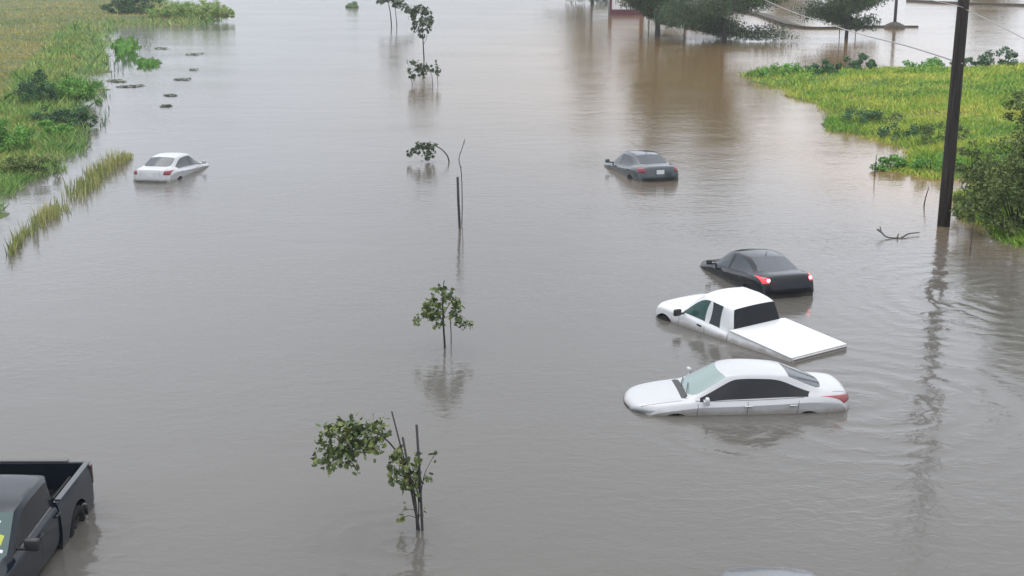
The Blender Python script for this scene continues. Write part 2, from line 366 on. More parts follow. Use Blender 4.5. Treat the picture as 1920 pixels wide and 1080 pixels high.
def field(name, poly, n, m, hmin, hmax, wid, seed, label, cat, dmin=-.4, dmax=1e9, land=True):
    q = sample_px(poly, n, seed); x, y = px2w(q); z = hgt(x, y)
    wp = world_poly(poly); d = sdist(wp, x, y); k = (d > dmin) & (d < dmax) & (z > -.30); x, y, z = x[k], y[k], z[k]
    g = np.random.default_rng(seed+5); D = np.hypot(x, y); f = np.clip(D/90, .7, 2.0)
    clump = vnoise(x, y, 1.7, seed)*.7+vnoise(x, y, 5, seed+1)*.6
    h = (hmin+(hmax-hmin)*g.random(len(x))*clump)*f**.4
    V, F_ = blades(x, y, z-.05, h, wid*f*(.6+.8*g.random(len(x))), seed, 1.3)
    o = from_np(name, V, F_, m); tag(o, label, cat, kind='stuff'); return o
field('meadow_grass', LEFT, 88000, M_grassL, .10, .38, .022, 11, 'tawny and yellow green meadow grass on the left bank', 'grass', dmin=2.0)
field('shore_grass', LEFT, 52000, M_grassLe, .25, .85, .026, 12, 'rank green grass fringing the left bank beside the flood', 'grass', dmin=-1.6, dmax=6)
field('bank_grass', RIGHT, 105000, M_grassR, .10, .55, .026, 13, 'bright yellow green grass covering the right bank', 'grass', dmin=-1.6)

def strip_px(pts, wid, n, seed):
    g = np.random.default_rng(seed); pts = np.array(pts, float); seg = np.hypot(*(pts[1:]-pts[:-1]).T); cum = np.concatenate([[0], np.cumsum(seg)])
    s = g.random(n)*cum[-1]; i = np.clip(np.searchsorted(cum, s)-1, 0, len(seg)-1); t = (s-cum[i])/seg[i]
    p = pts[i]+(pts[i+1]-pts[i])*t[:, None]
    w = np.interp(s/cum[-1], np.linspace(0, 1, len(wid)), wid)
    dn = vnoise(s*1.0, s*0, 9, seed)
    p[:, 0] += g.normal(size=n)*w*.5; p[:, 1] += g.normal(size=n)*w*.28
    return p[g.random(n) < np.clip((dn-.32)*2.6, .05, 1)]
# reeds standing in the water along the left shore
q = strip_px([(20, 478), (40, 450), (75, 418), (130, 378), (175, 338), (200, 318), (235, 300), (248, 290)], [5, 8, 16, 22, 24, 16, 12, 6], 5000, 21)
x, y = px2w(q); g = np.random.default_rng(3)
hh = (.10+.62*g.random(len(x))**2)*(.35+1.1*vnoise(x, y, 1.2, 8))
V, F_ = blades(x, y, np.full(len(x), -.15), hh+.15, .012+.014*g.random(len(x)), 22, .35)
tag(from_np('reed_bed', V, F_, M_reed), 'band of thin olive reeds standing in the flood by the far white sedan', 'reeds', kind='stuff')
# thin emergent stalks round the left shore
q = strip_px([(190, 240), (205, 200), (200, 170), (230, 120), (262, 95), (300, 60)], [8, 14, 8, 20, 20, 12], 420, 23)
x, y = px2w(q); g = np.random.default_rng(4)
V, F_ = blades(x, y, np.full(len(x), -.1), .15+.45*g.random(len(x)), .02, 24, .5)
tag(from_np('emergent_stalks', V, F_, M_bushD), 'sparse dark stalks poking out of the water off the left bank', 'reeds', kind='stuff')

def scum(px, py, rx, ry, label, seed):
    c = P(px, py); RX = (P(px+rx, py)-c).length; RY = (P(px, py-ry)-c).length; g = np.random.default_rng(seed); ph = g.random(6)*6
    n = 150; q = np.clip(g.normal(size=(n, 2))*.36, -.8, .8); q[:, 1] *= .6; q[:, 0] += .35*np.sin(q[:, 1]*3+ph[0])
    pts = np.stack([q[:, 0]*RX, q[:, 1]*RY*.8, .02+.04*g.random(n)], 1); V, F_ = leaves(pts, .28+.3*g.random(n), seed, .1, .7)
    V[:, 2] = .01+(V[:, 2]-.03)*.25+.03
    o = from_np('scum_patch', V, F_, M_scum); o.location = (c.x, c.y, 0); o.rotation_euler.z = math.atan2(-c.x, c.y); tag(o, label, 'weeds', 'scum patches off the left bank')
M_scum = leafmat('floating_scum', [(.10, .12, .08), (.18, .20, .15), (.28, .29, .24)], 1.2)
def mat_patch(name, px, py, rx, ry, n, m, hmax, label, seed, cat='weeds', group=None, wid=.03):
    g = np.random.default_rng(seed); c = P(px, py); a = g.random(n)*2*pi; r = g.random(n)**.62*(.92+.16*np.sin(a*3+seed)+.14*np.sin(a*7)+.12*np.sin(a*13+1)+.10*np.sin(a*23))*(1+.12*g.normal(size=n))
    pa = P(px+rx, py); pb = P(px, py-ry); RX = (pa-c).length; RY = (pb-c).length
    X_ = np.cos(a)*r*RX; Y_ = np.sin(a)*r*RY
    V, F_ = blades(X_, Y_, np.full(n, -.06), (.06+hmax*g.random(n))*(1-.5*r)+.06, wid*(.6+g.random(n)), seed, .9)
    o = from_np(name, V, F_, m); o.location = (c.x, c.y, 0); o.rotation_euler.z = math.atan2(-c.x, c.y); tag(o, label, cat, group); return o
mat_patch('floating_weed_mat', 236, 92, 22, 24, 2600, M_bushG, .5, 'largest round green weed mat in the water beside the left meadow', 31, group='weed mats off the left bank', wid=.06)
mat_patch('floating_weed_mat', 276, 120, 20, 11, 1500, M_bushG, .35, 'small green weed mat just right of the largest round one', 32, group='weed mats off the left bank', wid=.05)
for i, (a, b, c_, d_, lb) in enumerate([(222, 152, 16, 5, 'olive'), (250, 162, 26, 4, 'long'), (345, 149, 14, 4, 'lone'), (322, 179, 9, 4, ''), (310, 199, 8, 3, ''), (305, 91, 14, 4, ''), (367, 102, 16, 4, ''), (365, 131, 6, 2, '')]):
    lab = ['olive scum patch touching the left bank below the weed mats', 'long thin dark scum streak below the small weed mat', 'dark oval scum patch farthest out from the left bank weeds',
           'small dark scum patch directly below the dark oval one', 'lowest small scum patch of the trail off the left bank', 'dark scum streak to the right of the largest weed mat',
           'faint wide scum patch under the grassy point of the left bank', 'tiny faint scum fleck between the grassy point and the dark oval patch'][i]
    scum(a, b, c_, d_, lab, 40+i)

def bush(name, px, py, blobs, n, m, ls, label, seed, cat='bush', group=None, stems=6, stemmat=None):
    """blobs in metres round the base: (x, y, z, rx, ry, rz)"""
    c = P(px, py); z0 = float(max(hgt([c.x], [c.y])[0], -.3)); r = empty(name, (c.x, c.y, z0)); tag(r, label, cat, group)
    g = np.random.default_rng(seed); tot = sum(b[3]*b[5] for b in blobs); pts = []
    for i, b in enumerate(blobs):
        k = int(n*b[3]*b[5]/tot); sub = []
        # clumps inside each lobe give light and dark pockets
        nc = max(4, k//70); cc = blob_pts(nc, b[:3], b[3:], seed+i, .3)
        rr = .30*np.array(b[3:]).mean()
        for j in range(nc): sub.append(blob_pts(k//nc, cc[j], (rr, rr, rr*.75), seed*7+i*31+j, .2))
        pts.append(np.vstack(sub))
    pts = np.vstack(pts); pts = pts[pts[:, 2] > -.1]
    V, F_ = leaves(pts, ls*(.7+.6*g.random(len(pts))), seed)
    from_np('foliage', V, F_, m, r)
    bm = bmesh.new()
    for k in range(stems):
        b = blobs[k % len(blobs)]; t = Vector((b[0]+random.uniform(-.4, .4)*b[3], b[1]+random.uniform(-.4, .4)*b[4], b[2]+b[5]*.5))
        s = Vector((random.uniform(-.02, .02), random.uniform(-.02, .02), -.3))
        bm_tube(bm, crv([s, s.lerp(t, .5)+Vector((random.uniform(-.1, .1), 0, .1)), t], 4), [.035-.025*i/8 for i in range(9)], 5)
    from_bm('stem', bm, stemmat or M_bark, r, True)
    return r
GB = 'bushes on the left bank'
bush('bush', 68, 205, [(0, 0, .9, 1.1, 1.1, 1.1), (.5, .3, .6, .9, .9, .8)], 4200, M_bushD, .13, 'dark rounded bush on the left bank at the edge of the meadow', 51, group=GB)
bush('bush', 130, 196, [(0, 0, .8, 1.3, 1.2, .9), (1.1, .4, .6, 1.0, 1.0, .8), (-.6, -.8, .6, 1.0, .9, .7)], 5200, M_bushG, .13, 'bright green spreading bush just right of the dark rounded bush', 52, group=GB)
bush('bush', 135, 238, [(0, 0, .5, 1.4, 1.0, .7), (.9, .2, .4, .8, .8, .6), (-1.4, 0, .5, 1.1, .9, .6)], 4800, M_bushD, .12, 'low dark green bush at the waterline below the bright green bush', 53, group=GB)
bush('bush', 100, 262, [(0, 0, .35, .9, .7, .5), (.6, 0, .3, .6, .6, .45)], 2400, M_bushG, .11, 'small lime green bush in front of the low dark bush', 54, group=GB)
bush('bush', 20, 292, [(0, 0, .6, 1.2, 1.0, .8), (-1.2, 0, .7, 1.1, 1.0, .9)], 4200, M_bushG, .12, 'green bush at the left edge of the photo by the shore', 55, group=GB)
bush('bush', 60, 330, [(0, 0, .3, 1.2, .8, .5), (-1.0, 0, .3, 1.0, .8, .5)], 2600, M_willow, .10, 'olive weedy bush nearest the left end of the reed band', 56, group=GB)
bush('bush', 262, 34, [(0, 0, 1.5, 3.2, 2.2, 1.9), (-2.6, 0, 1.1, 2.2, 2, 1.3)], 5200, M_bushD, .28, 'tall dark shrub at the top edge behind the grassy point', 57, group=GB)
bush('bush', 345, 40, [(0, 0, .8, 3.0, 1.6, 1.0), (3.4, 0, .9, 2.6, 1.6, 1.1), (-3.0, 0, .5, 2.4, 1.4, .8), (5.6, 0, .5, 1.2, 1.3, .7)], 6500, leafmat('point_grass_leaf', [(.14, .27, .07), (.24, .38, .10), (.38, .46, .15)], .3), .26, 'long bright green thicket covering the grassy point of the left bank', 58, cat='thicket')
GR = 'weed clumps on the right bank'
for i, (a, b, sx, hz, m_, lb) in enumerate([
        (1612, 240, 1.5, .55, M_bushD, 'dark green weed clump at the near left corner of the right bank'),
        (1690, 262, 1.6, .5, M_bushD, 'dark weed clump in the middle of the near shore of the right bank'),
        (1660, 240, 1.3, .5, M_willow, 'olive weed clump between the two dark clumps on the right bank'),
        (1540, 150, 1.4, .6, M_bushD, 'dark tuft on the far shore of the right bank beside two leaning sticks'),
        (1606, 137, 1.4, .8, M_bushD, 'dark rounded tuft on the far shore below the second flooded tree'),
        (1470, 150, 2.3, .5, M_bushG, 'green weed clump at the far left tip of the right bank'),
        (1868, 130, 1.6, 1.1, M_bushD, 'leafy dark shrub on the far shore right of the utility pole'),
        (1822, 134, 1.2, .6, M_bushD, 'small dark tuft just right of the utility pole on the far shore'),
        (1675, 318, 1.1, .4, M_bushG, 'bright green clump at the lowest corner of the right bank'),
        (1745, 325, 1.2, .45, M_bushG, 'bright green clump between the shore corner and the utility pole'),
        (1755, 280, 1.2, .6, M_willow, 'olive brown clump left of the utility pole'),
        (1735, 133, 2.0, .5, M_bushG, 'wide green clump on the far shore left of the utility pole')]):
    bush('weed_clump', a, b, [(0, 0, hz*.5, sx, sx*.8, hz), (sx*.8, .3, hz*.4, sx*.7, sx*.6, hz*.7)], 1500, m_, .12 if b > 200 else .2, lb, 70+i, cat='weeds', group=GR, stems=3)
# big willow-like bush at the right edge
bush('willow_bush', 1905, 440, [(.2, 0, 2.0, 1.5, 1.5, 1.6), (-1.0, -.2, 1.1, 1.1, 1.2, 1.2), (.6, .4, 3.6, 1.3, 1.3, 1.5), (1.6, 0, 2.4, 1.5, 1.5, 2.0), (-.1, .2, 4.2, .8, .8, .8), (-1.5, 0, .6, .8, .9, .6), (1.8, .3, 4.6, 1.3, 1.2, 1.2), (.2, -.4, .6, 1.5, .9, .9), (1.4, -.6, .8, 1.3, 1, 1), (-.6, 0, 1.9, 1.0, 1.0, 1.0)],
     17000, M_willow, .12, 'tall olive green willow bush leaning over the water at the right edge', 90, stems=22)
bush('bush', 1830, 400, [(0, 0, .9, 1.0, .8, 1.0), (-.3, 0, 1.9, .7, .6, .8), (.9, .3, 1.2, .9, .8, 1.1), (.5, 0, .4, 1.3, .8, .6)], 7500, M_willow, .10, 'loose olive bush directly right of the utility pole foot', 91, stems=9)

# ------------------------------------------------------------------ vehicles
B, WS, RW, SW, SR, TR = 0, 1, 2, 3, 4, 5     # body, windshield, rear window, front/rear side window, black trim
def bake(me, cutters=()):
    o = bpy.data.objects.new('tmp', me); COL.objects.link(o)
    s = o.modifiers.new('s', 'SUBSURF'); s.levels = 2; s.render_levels = 2
    cs = []
    for (x, y, z, r, w) in cutters:
        bm = bmesh.new(); bmesh.ops.create_cone(bm, cap_ends=True, segments=40, radius1=r, radius2=r, depth=w, matrix=Matrix.Translation((x, y, z)) @ Matrix.Rotation(pi/2, 4, 'X'))
        for f in bm.faces: f.material_index = 6
        cm = bpy.data.meshes.new('c'); bm.to_mesh(cm); bm.free()
        for _ in range(7): cm.materials.append(None)
        co = bpy.data.objects.new('cut', cm); COL.objects.link(co); cs.append(co)
        b = o.modifiers.new('b', 'BOOLEAN'); b.operation = 'DIFFERENCE'; b.solver = 'EXACT'; b.object = co
    dg = bpy.context.evaluated_depsgraph_get(); dg.update()
    out = bpy.data.meshes.new_from_object(o.evaluated_get(dg), preserve_all_data_layers=True, depsgraph=dg)
    bpy.data.objects.remove(o)
    for c in cs: bpy.data.objects.remove(c)
    return out
TUM = [.972, .055, 1.0, 0]
def section(st):
    """half section of nine points from the centre line to the rocker"""
    k, xc, xe, xs, zc, yr, zr, Wd, Zb = st[:9]; low = st[9] if len(st) > 9 else .22
    if k == 'h':
        pts = [(xc, 0, zc), (xc*.6+xe*.4, Wd*.38, zc-.004), (xe, Wd*.70, zr), (xe*.6+xs*.4, Wd*.82, (zr+Zb)/2+.01), (xs, Wd*.93, Zb-.01)]
    else:
        x3 = st[10] if len(st) > 10 and st[10] is not None else xe
        pts = [(xc, 0, zc), (xc*.65+xe*.35, yr*.55, zc-.01), (xe, yr, zr), (x3, yr+.065, zr-.055), (xs, Wd*.90, Zb)]
    pts += [(xs, Wd*TUM[0], Zb-TUM[1]), (xs, Wd*TUM[2], Zb*.62+low*.38), (xs, Wd*.985, Zb*.25+low*.75), (xs*.995, Wd*.9, low)]
    return pts
def cage(stations, tags, cutters, crease_belt=.35, cw=.45):
    """stations front to back; tags: {(i, band): material}; band 'top', 'side'"""
    bm = bmesh.new(); rows = []; cr = bm.edges.layers.float.new('crease_edge'); cv = bm.verts.layers.float.new('crease_vert')
    for st in stations:
        h = section(st); full = [(x, y, z) for x, y, z in h[::-1]]+[(x, -y, z) for x, y, z in h[1:]]
        rows.append([bm.verts.new(p) for p in full])
    n = len(rows[0])
    for i in range(len(rows)-1):
        a, b = rows[i], rows[i+1]
        for j in range(n-1):
            f = bm.faces.new((a[j], a[j+1], b[j+1], b[j])); c = min(j, n-2-j)     # c = column from the bottom
            mi = 0
            if c in (6, 7): mi = tags.get((i, 'top'), 0)
            if c == 4: mi = tags.get((i, 'side'), 0)
            f.material_index = mi
        f = bm.faces.new((a[n-1], a[0], b[0], b[n-1]))
    bm.faces.new(rows[0][::-1]); bm.faces.new(rows[-1])
    bm.edges.ensure_lookup_table()
    for i in range(len(rows)-1):
        for j in (4, n-5):
            e = bm.edges.get((rows[i][j], rows[i+1][j])); e[cr] = crease_belt
        for j in (5, n-6, 6, n-7):
            e = bm.edges.get((rows[i][j], rows[i+1][j]))
            if (i, 'side') in tags or (i, 'top') in tags: e[cr] = cw
    for i in range(1, len(rows)-1):
        if ((i, 'top') in tags) != ((i-1, 'top') in tags):
            for j in range(6, n-7):
                e = bm.edges.get((rows[i][j], rows[i][j+1])); e[cr] = max(.5, cw)
    if cw > .9:                              # square window corners on the trucks
        for i in range(1, len(rows)):
            if i < len(rows) and ((i, 'top') in tags) != ((i-1, 'top') in tags):
                for j in (6, n-7): rows[i][j][cv] = .8
            if tags.get((i, 'side')) != tags.get((i-1, 'side')):
                for j in (4, 5, n-5, n-6): rows[i][j][cv] = .75
    if TUM[3]:
        for i in range(len(rows)-1):
            for j in (3, n-4): bm.edges.get((rows[i][j], rows[i+1][j]))[cr] = TUM[3]
    for r in (rows[0], rows[-1]):
        for j in range(n-1): bm.edges.get((r[j], r[j+1]))[cr] = .35 if cw < .9 or r is rows[0] else 1.0
    bmesh.ops.recalc_face_normals(bm, faces=bm.faces)
    me = bpy.data.meshes.new('cage'); bm.to_mesh(me); bm.free()
    for _ in range(7): me.materials.append(None)
    return bake(me, cutters)
class Shell:
    def __init__(s, me):
        s.me = me; bm = bmesh.new(); bm.from_mesh(me); s.bvh = BVHTree.FromBMesh(bm); bm.free()
    def hit(s, u, v, d):
        if d in ('+y', '-y'):
            sg = 1 if d == '+y' else -1; o = Vector((u, sg*3, v)); r = Vector((0, -sg, 0))
        elif d in ('+x', '-x'):
            sg = 1 if d == '+x' else -1; o = Vector((sg*5, u, v)); r = Vector((-sg, 0, 0))
        else: o = Vector((u, v, 4)); r = Vector((0, 0, -1))
        h = s.bvh.ray_cast(o, r)
        return (h[0], h[1]) if h[0] else (None, None)
    def split(s, root, paint_m, glass):
        bm0 = bmesh.new(); bm0.from_mesh(s.me)
        def take(name, test, m, smooth=True, off=0):
            bm = bm0.copy(); dl = [f for f in bm.faces if not test(f)]
            bmesh.ops.delete(bm, geom=dl, context='FACES')
            if not bm.faces: bm.free(); return None
            if off:
                for f in bm.faces: f.material_index = 0
            if name != 'body':
                for f in bm.faces: f.material_index = 0
            else:
                for f in bm.faces: f.material_index = 1 if f.material_index == 6 else (2 if f.material_index == 5 else 0)
            me = bpy.data.meshes.new(name); bm.to_mesh(me); bm.free()
            o = link(name, me, m, root, True)
            try: me.set_sharp_from_angle(angle=R(38))
            except Exception: pass
            return o
        take('body', lambda f: f.material_index in (0, 5, 6), [paint_m, M_well, M_glassB])
        take('windshield', lambda f: f.material_index == WS, glass.get('ws', M_glass))
        take('rear_window', lambda f: f.material_index == RW, glass.get('rw', M_glass))
        for mi, k in ((SW, 'fs'), (SR, 'rs')):
            for sg in (1, -1): take('side_window', lambda f: f.material_index == mi and f.calc_center_median().y*sg > 0, glass.get(k, M_glass))
        bm0.free()
    def patch(s, name, quad, d, m, parent, off=.012, n=6, smooth=True):
        """skin a quad (four uv corners, in the plane seen along d) onto the shell as a raised solid lens"""
        bm = bmesh.new(); g = []
        for i in range(n+1):
            row = []
            for j in range(n+1):
                a, b = i/n, j/n
                u = (quad[0][0]*(1-a)+quad[1][0]*a)*(1-b)+(quad[3][0]*(1-a)+quad[2][0]*a)*b
                v = (quad[0][1]*(1-a)+quad[1][1]*a)*(1-b)+(quad[3][1]*(1-a)+quad[2][1]*a)*b
                p, nn = s.hit(u, v, d)
                if p is None: row.append(None); continue
                edge = i in (0, n) or j in (0, n)
                row.append(bm.verts.new(p+nn*(off*.15 if edge else off)))
            g.append(row)
        for i in range(n):
            for j in range(n):
                q = [g[i][j], g[i+1][j], g[i+1][j+1], g[i][j+1]]
                if None not in q: bm.faces.new(q)
        bmesh.ops.recalc_face_normals(bm, faces=bm.faces)
        return from_bm(name, bm, m, parent, smooth)
    def line(s, bm, pts, d, w=.005, off=.0015, n=10):
        prev = None; P_ = []
        for a, b in zip(pts, pts[1:]):
            for k in range(n): P_.append((a[0]+(b[0]-a[0])*k/n, a[1]+(b[1]-a[1])*k/n))
        P_.append(pts[-1])
        for i, (u, v) in enumerate(P_):
            q = P_[min(i+1, len(P_)-1)]; r = P_[max(i-1, 0)]; tx, ty = q[0]-r[0], q[1]-r[1]; l_ = sqrt(tx*tx+ty*ty)+1e-9
            nx_, ny_ = -ty/l_*w, tx/l_*w
            p1, n1 = s.hit(u+nx_, v+ny_, d); p2, n2 = s.hit(u-nx_, v-ny_, d)
            if p1 is None or p2 is None or (p1-p2).length > w*8: prev = None; continue
            c = (bm.verts.new(p1+n1*off), bm.verts.new(p2+n2*off))
            if prev: bm.faces.new((prev[0], prev[1], c[1], c[0]))
            prev = c
def wheel(root, x, y, z, r, w=.2):
    s = 1 if y > 0 else -1
    t = empty('wheel', (x, y, z)); t.parent = root
    bm = bmesh.new(); prof = [(r*.66, -w/2), (r*.93, -w/2), (r, -w*.36), (r, w*.36), (r*.93, w/2), (r*.66, w/2)]
    n = 32; rings = [[bm.verts.new((cos(2*pi*k/n)*a, b, sin(2*pi*k/n)*a)) for k in range(n)] for a, b in prof]
    rings.append(rings[0])
    for a, b in zip(rings, rings[1:]):
        for k in range(n): bm.faces.new((a[k], a[(k+1) % n], b[(k+1) % n], b[k]))
    from_bm('tyre', bm, M_rub, t, True)
    bm = bmesh.new()
    for k in range(5):
        a = 2*pi*k/5; bm_box(bm, (cos(a)*r*.34, s*w*.24, sin(a)*r*.34), (r*.6, .03, r*.13), Matrix.Rotation(-a, 3, 'Y'), .008)
    bmesh.ops.create_cone(bm, cap_ends=True, segments=24, radius1=r*.16, radius2=r*.12, depth=.05, matrix=Matrix.Translation((0, s*w*.28, 0)) @ Matrix.Rotation(pi/2, 4, 'X'))
    bmesh.ops.create_cone(bm, cap_ends=True, segments=32, radius1=r*.66, radius2=r*.66, depth=.04, matrix=Matrix.Translation((0, s*w*.12, 0)) @ Matrix.Rotation(pi/2, 4, 'X'))
    from_bm('rim', bm, M_rim, t, False)
def mirror(root, x, y, z, m, sc=1.0, tall=1.0):
    s = 1 if y > 0 else -1
    bm = bmesh.new(); r = bmesh.ops.create_icosphere(bm, subdivisions=3, radius=1)
    for v in bm.verts:
        v.co = Vector((v.co.x*.075*sc if v.co.x > 0 else v.co.x*.03*sc, v.co.y*.115*sc, v.co.z*.078*sc*tall)) + Vector((0, s*.1, 0))
    bm_box(bm, (-.0, -s*.03, -.05*sc), (.05, .16, .03), None, .008)
    o = from_bm('side_mirror', bm, m, root, True); o.location = (x, y, z); return o
def boxmirror(root, x, y, z, m, sc=1.0):
    s = 1 if y > 0 else -1; bm = bmesh.new()
    bm_box(bm, (.0, s*.17, .02), (.12*sc, .24*sc, .20*sc), Matrix.Rotation(-s*.12, 3, 'Z'), .03)
    bm_box(bm, (.02, s*.02, -.04), (.05, .18, .045), None, .012)
    o = from_bm('side_mirror', bm, m, root, True); o.location = (x, y, z); return o
def antenna(root, x, z, length=.1):
    bm = bmesh.new(); bm_tube(bm, crv([(x+.05, 0, z-.01), (x, 0, z+.02), (x-.04-length*.5, 0, z+.03+length)], 4), [.02, .018, .015, .012, .01, .008, .007, .006, .005], 6)
    from_bm('antenna', bm, M_trim, root, True)
def place(px, py, h, sink, pitch=0.0, roll=0.0, name='sedan', anchor=(0, 0)):
    """anchor: local (x, y) of the point that meets the water at photo point (px, py)"""
    w = P(px, py); rz = pi/2-R(h); m = Matrix.Rotation(rz, 3, 'Z')
    e = (R(roll), R(pitch), rz); rm = (Matrix.Rotation(rz, 3, 'Z') @ Matrix.Rotation(R(pitch), 3, 'Y') @ Matrix.Rotation(R(roll), 3, 'X'))
    a = rm @ Vector((anchor[0], anchor[1], sink)); return empty(name, (w.x-a.x, w.y-a.y, -a.z), e)

TUM[:] = [.998, .10, .960, .55]
def sedan(root, body_m, glass, dims=None, lit=False, tail_m=None, headl=True, handles='chrome', cut=True, plate=True, ant=True, deckz=1.06, black_b=True, long=False):
    xc, W_ = (0, .92)
    st = [
        ('h', 2.42, 2.34, 2.10, .66, 0, .64, .66, .58),
        ('h', 2.37, 2.28, 2.05, .78, 0, .76, .80, .70),
        ('h', 2.15, 2.08, 1.90, .855, 0, .835, .88, .80),
        ('h', 1.70, 1.66, 1.55, .905, 0, .89, .915, .86),
        ('h', 1.36, 1.28, 1.15, .955, 0, .94, .92, .905),
        ('g', 1.20, 1.02, .98, .975, .70, .965, .92, .925, .22, .98),
        ('g', .42, .30, .42, 1.415, .545, 1.385, .92, .935, .22, .24),
        ('g', .15, .10, .10, 1.447, .56, 1.415, .925, .94),
        ('g', -.10, -.10, -.02, 1.455, .565, 1.422, .925, .945),
        ('g', -.18, -.18, -.12, 1.455, .565, 1.422, .925, .948),
        ('g', -.60, -.60, -.60, 1.44, .555, 1.405, .925, .96),
        ('g', -1.02, -1.02, -.95, 1.395, .535, 1.358, .92, .975, .22, -.88),
        ('g', -1.84, -1.70, -1.42, deckz+.03, .64, deckz+.01, .915, 1.0, .22, -1.46),
        ('h', -1.98, -1.95, -1.70, deckz+.015, 0, deckz, .905, .985),
        ('h', -2.26, -2.22, -2.05, deckz, 0, deckz-.02, .86, .95),
        ('h', -2.35, -2.31, -2.18, deckz-.05, 0, deckz-.07, .82, .90),
        ('h', -2.40, -2.36, -2.24, .80, 0, .79, .80, .72),
        ('h', -2.43, -2.39, -2.28, .62, 0, .60, .79, .55)]
    tags = {(5, 'top'): WS, (11, 'top'): RW, (5, 'side'): SW, (6, 'side'): SW, (7, 'side'): SW, (8, 'side'): TR if black_b else B,
            (9, 'side'): SR, (10, 'side'): SR, (11, 'side'): SR}
    cuts = [(1.42, s*.86, .335, .375, .42) for s in (1, -1)]+[(-1.40, s*.86, .335, .365, .42) for s in (1, -1)] if cut else ()
    sh = Shell(cage(st, tags, cuts)); sh.split(root, body_m, glass)
    tm = tail_m or M_red; tlx = .63 if lit else (.56 if tail_m else .5)
    for s in (1, -1):
        d = '-x'; tl = sh.patch('taillight', [(s*tlx, .84), (s*.80, .82), (s*.81, .99), (s*(tlx+.03), .98)], d, M_redL if lit else tm, root, .02, 8)
        sh.patch('taillight_wing', [(-2.12, .90), (-2.26, .84), (-2.27, .97), (-2.16, .965)], '+y' if s > 0 else '-y', M_redL if lit else tm, tl, .014, 6)
        if lit:
            bm = bmesh.new(); r = bmesh.ops.create_icosphere(bm, subdivisions=2, radius=.05); o = from_bm('bulb', bm, M_redH, tl, True); o.location = sh.hit(s*.66, .92, '-x')[0]-Vector((.02, 0, 0))
        if headl: sh.patch('headlight', [(s*.42, .655), (s*.82, .69), (s*.84, .76), (s*.50, .72)], '+x', M_head, root, .012, 8)
        boxmirror(root, .80, s*.87, .99, body_m if body_m is not M_black else M_trim, .72)
        if cut:
            wheel(root, 1.42, s*.80, .335, .33); wheel(root, -1.40, s*.80, .335, .33)
        for hx in (-.10, -1.06):
            p, nn = sh.hit(hx, .845, '+y' if s > 0 else '-y')
            bm = bmesh.new(); bm_box(bm, (0, 0, 0), (.17, .035, .028), None, .01)
            o = from_bm('door_handle', bm, M_chrome if handles == 'chrome' else body_m, root, True); o.location = p+nn*.02
    bm = bmesh.new()
    for d in ('+y', '-y'):
        for xx, zt in ((.98, .90), (-.08, .92), (-1.16, .93)):
            sh.line(bm, [(xx, .30), (xx, .7), (xx-.02, zt)], d)
        sh.line(bm, [(1.0, .935), (.4, .937), (-.6, .955), (-1.3, .985)], d, .004, .003)     # belt moulding
    sh.line(bm, [(1.28, .72), (1.85, .70), (2.25, .62)], 'z', .005); sh.line(bm, [(1.28, -.72), (1.85, -.70), (2.25, -.62)], 'z', .005)
    sh.line(bm, [(-1.95, .66), (-2.28, .60)], 'z'); sh.line(bm, [(-1.95, -.66), (-2.28, -.60)], 'z'); sh.line(bm, [(-.66, .60), (.66, .60)], '-x', .004)
    sh.line(bm, [(-.42, .80), (-.40, .985)], '-x', .004); sh.line(bm, [(.42, .80), (.40, .985)], '-x', .004)
    from_bm('panel_seam', bm, M_seam, root)
    sh.patch('grille', [(-.36, .60), (.36, .60), (.38, .685), (-.38, .685)], '+x', M_trim, root, .006, 8)
    sh.patch('cowl_panel', [(1.13, -.68), (1.13, .68), (1.27, .60), (1.27, -.60)], 'z', M_trim, root, .006, 8)
    bm = bmesh.new()
    for y0, y1 in ((.55, .0), (-.05, -.58)):
        a = sh.hit(1.16, y0, 'z')[0]+Vector((0, 0, .02)); b = sh.hit(1.02, y1, 'z')[0]+Vector((0, 0, .02)); bm_tube(bm, [a, (a+b)/2+Vector((0, 0, .02)), b], .009, 5)
    from_bm('wiper', bm, M_trim, root)
    if plate:
        p, nn = sh.hit(0, .84, '-x'); bm = bmesh.new(); bm_box(bm, (0, 0, 0), (.012, .31, .155), None, .003)
        o = from_bm('license_plate', bm, M_plate, root); o.location = p-Vector((.014, 0, 0))
    if ant: antenna(root, -.85, sh.hit(-.85, 0, 'z')[0].z, .1)
    return sh

# 1. white fastback sedan, side on, right foreground
r = place(1394, 778, -93.4, .675, 0.0, 0, 'white_sedan', (0, .92)); WSED = r
tag(r, 'white fastback sedan seen side-on with dark side windows, nearest on the right', 'car', 'flooded cars on the street')
r.scale = (1.02, 1.0, 1.03)
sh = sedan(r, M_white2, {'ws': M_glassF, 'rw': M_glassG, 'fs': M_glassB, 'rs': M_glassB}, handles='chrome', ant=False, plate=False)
# 2. black sedan with brake lights lit
r = place(1428, 560, -17, .40, 4.4, 0, 'black_sedan', (-2.18, .82))
tag(r, 'black sedan with glowing red tail lights sunk nose down behind the white pickup', 'car', 'flooded cars on the street')
M_glassW = mat('wet_grey_glass', (.035, .045, .06), .05, spec=.6)
sedan(r, M_black, {'ws': M_glass, 'rw': M_glassW, 'fs': M_glassG, 'rs': M_glassG}, lit=True, handles='body', plate=False)
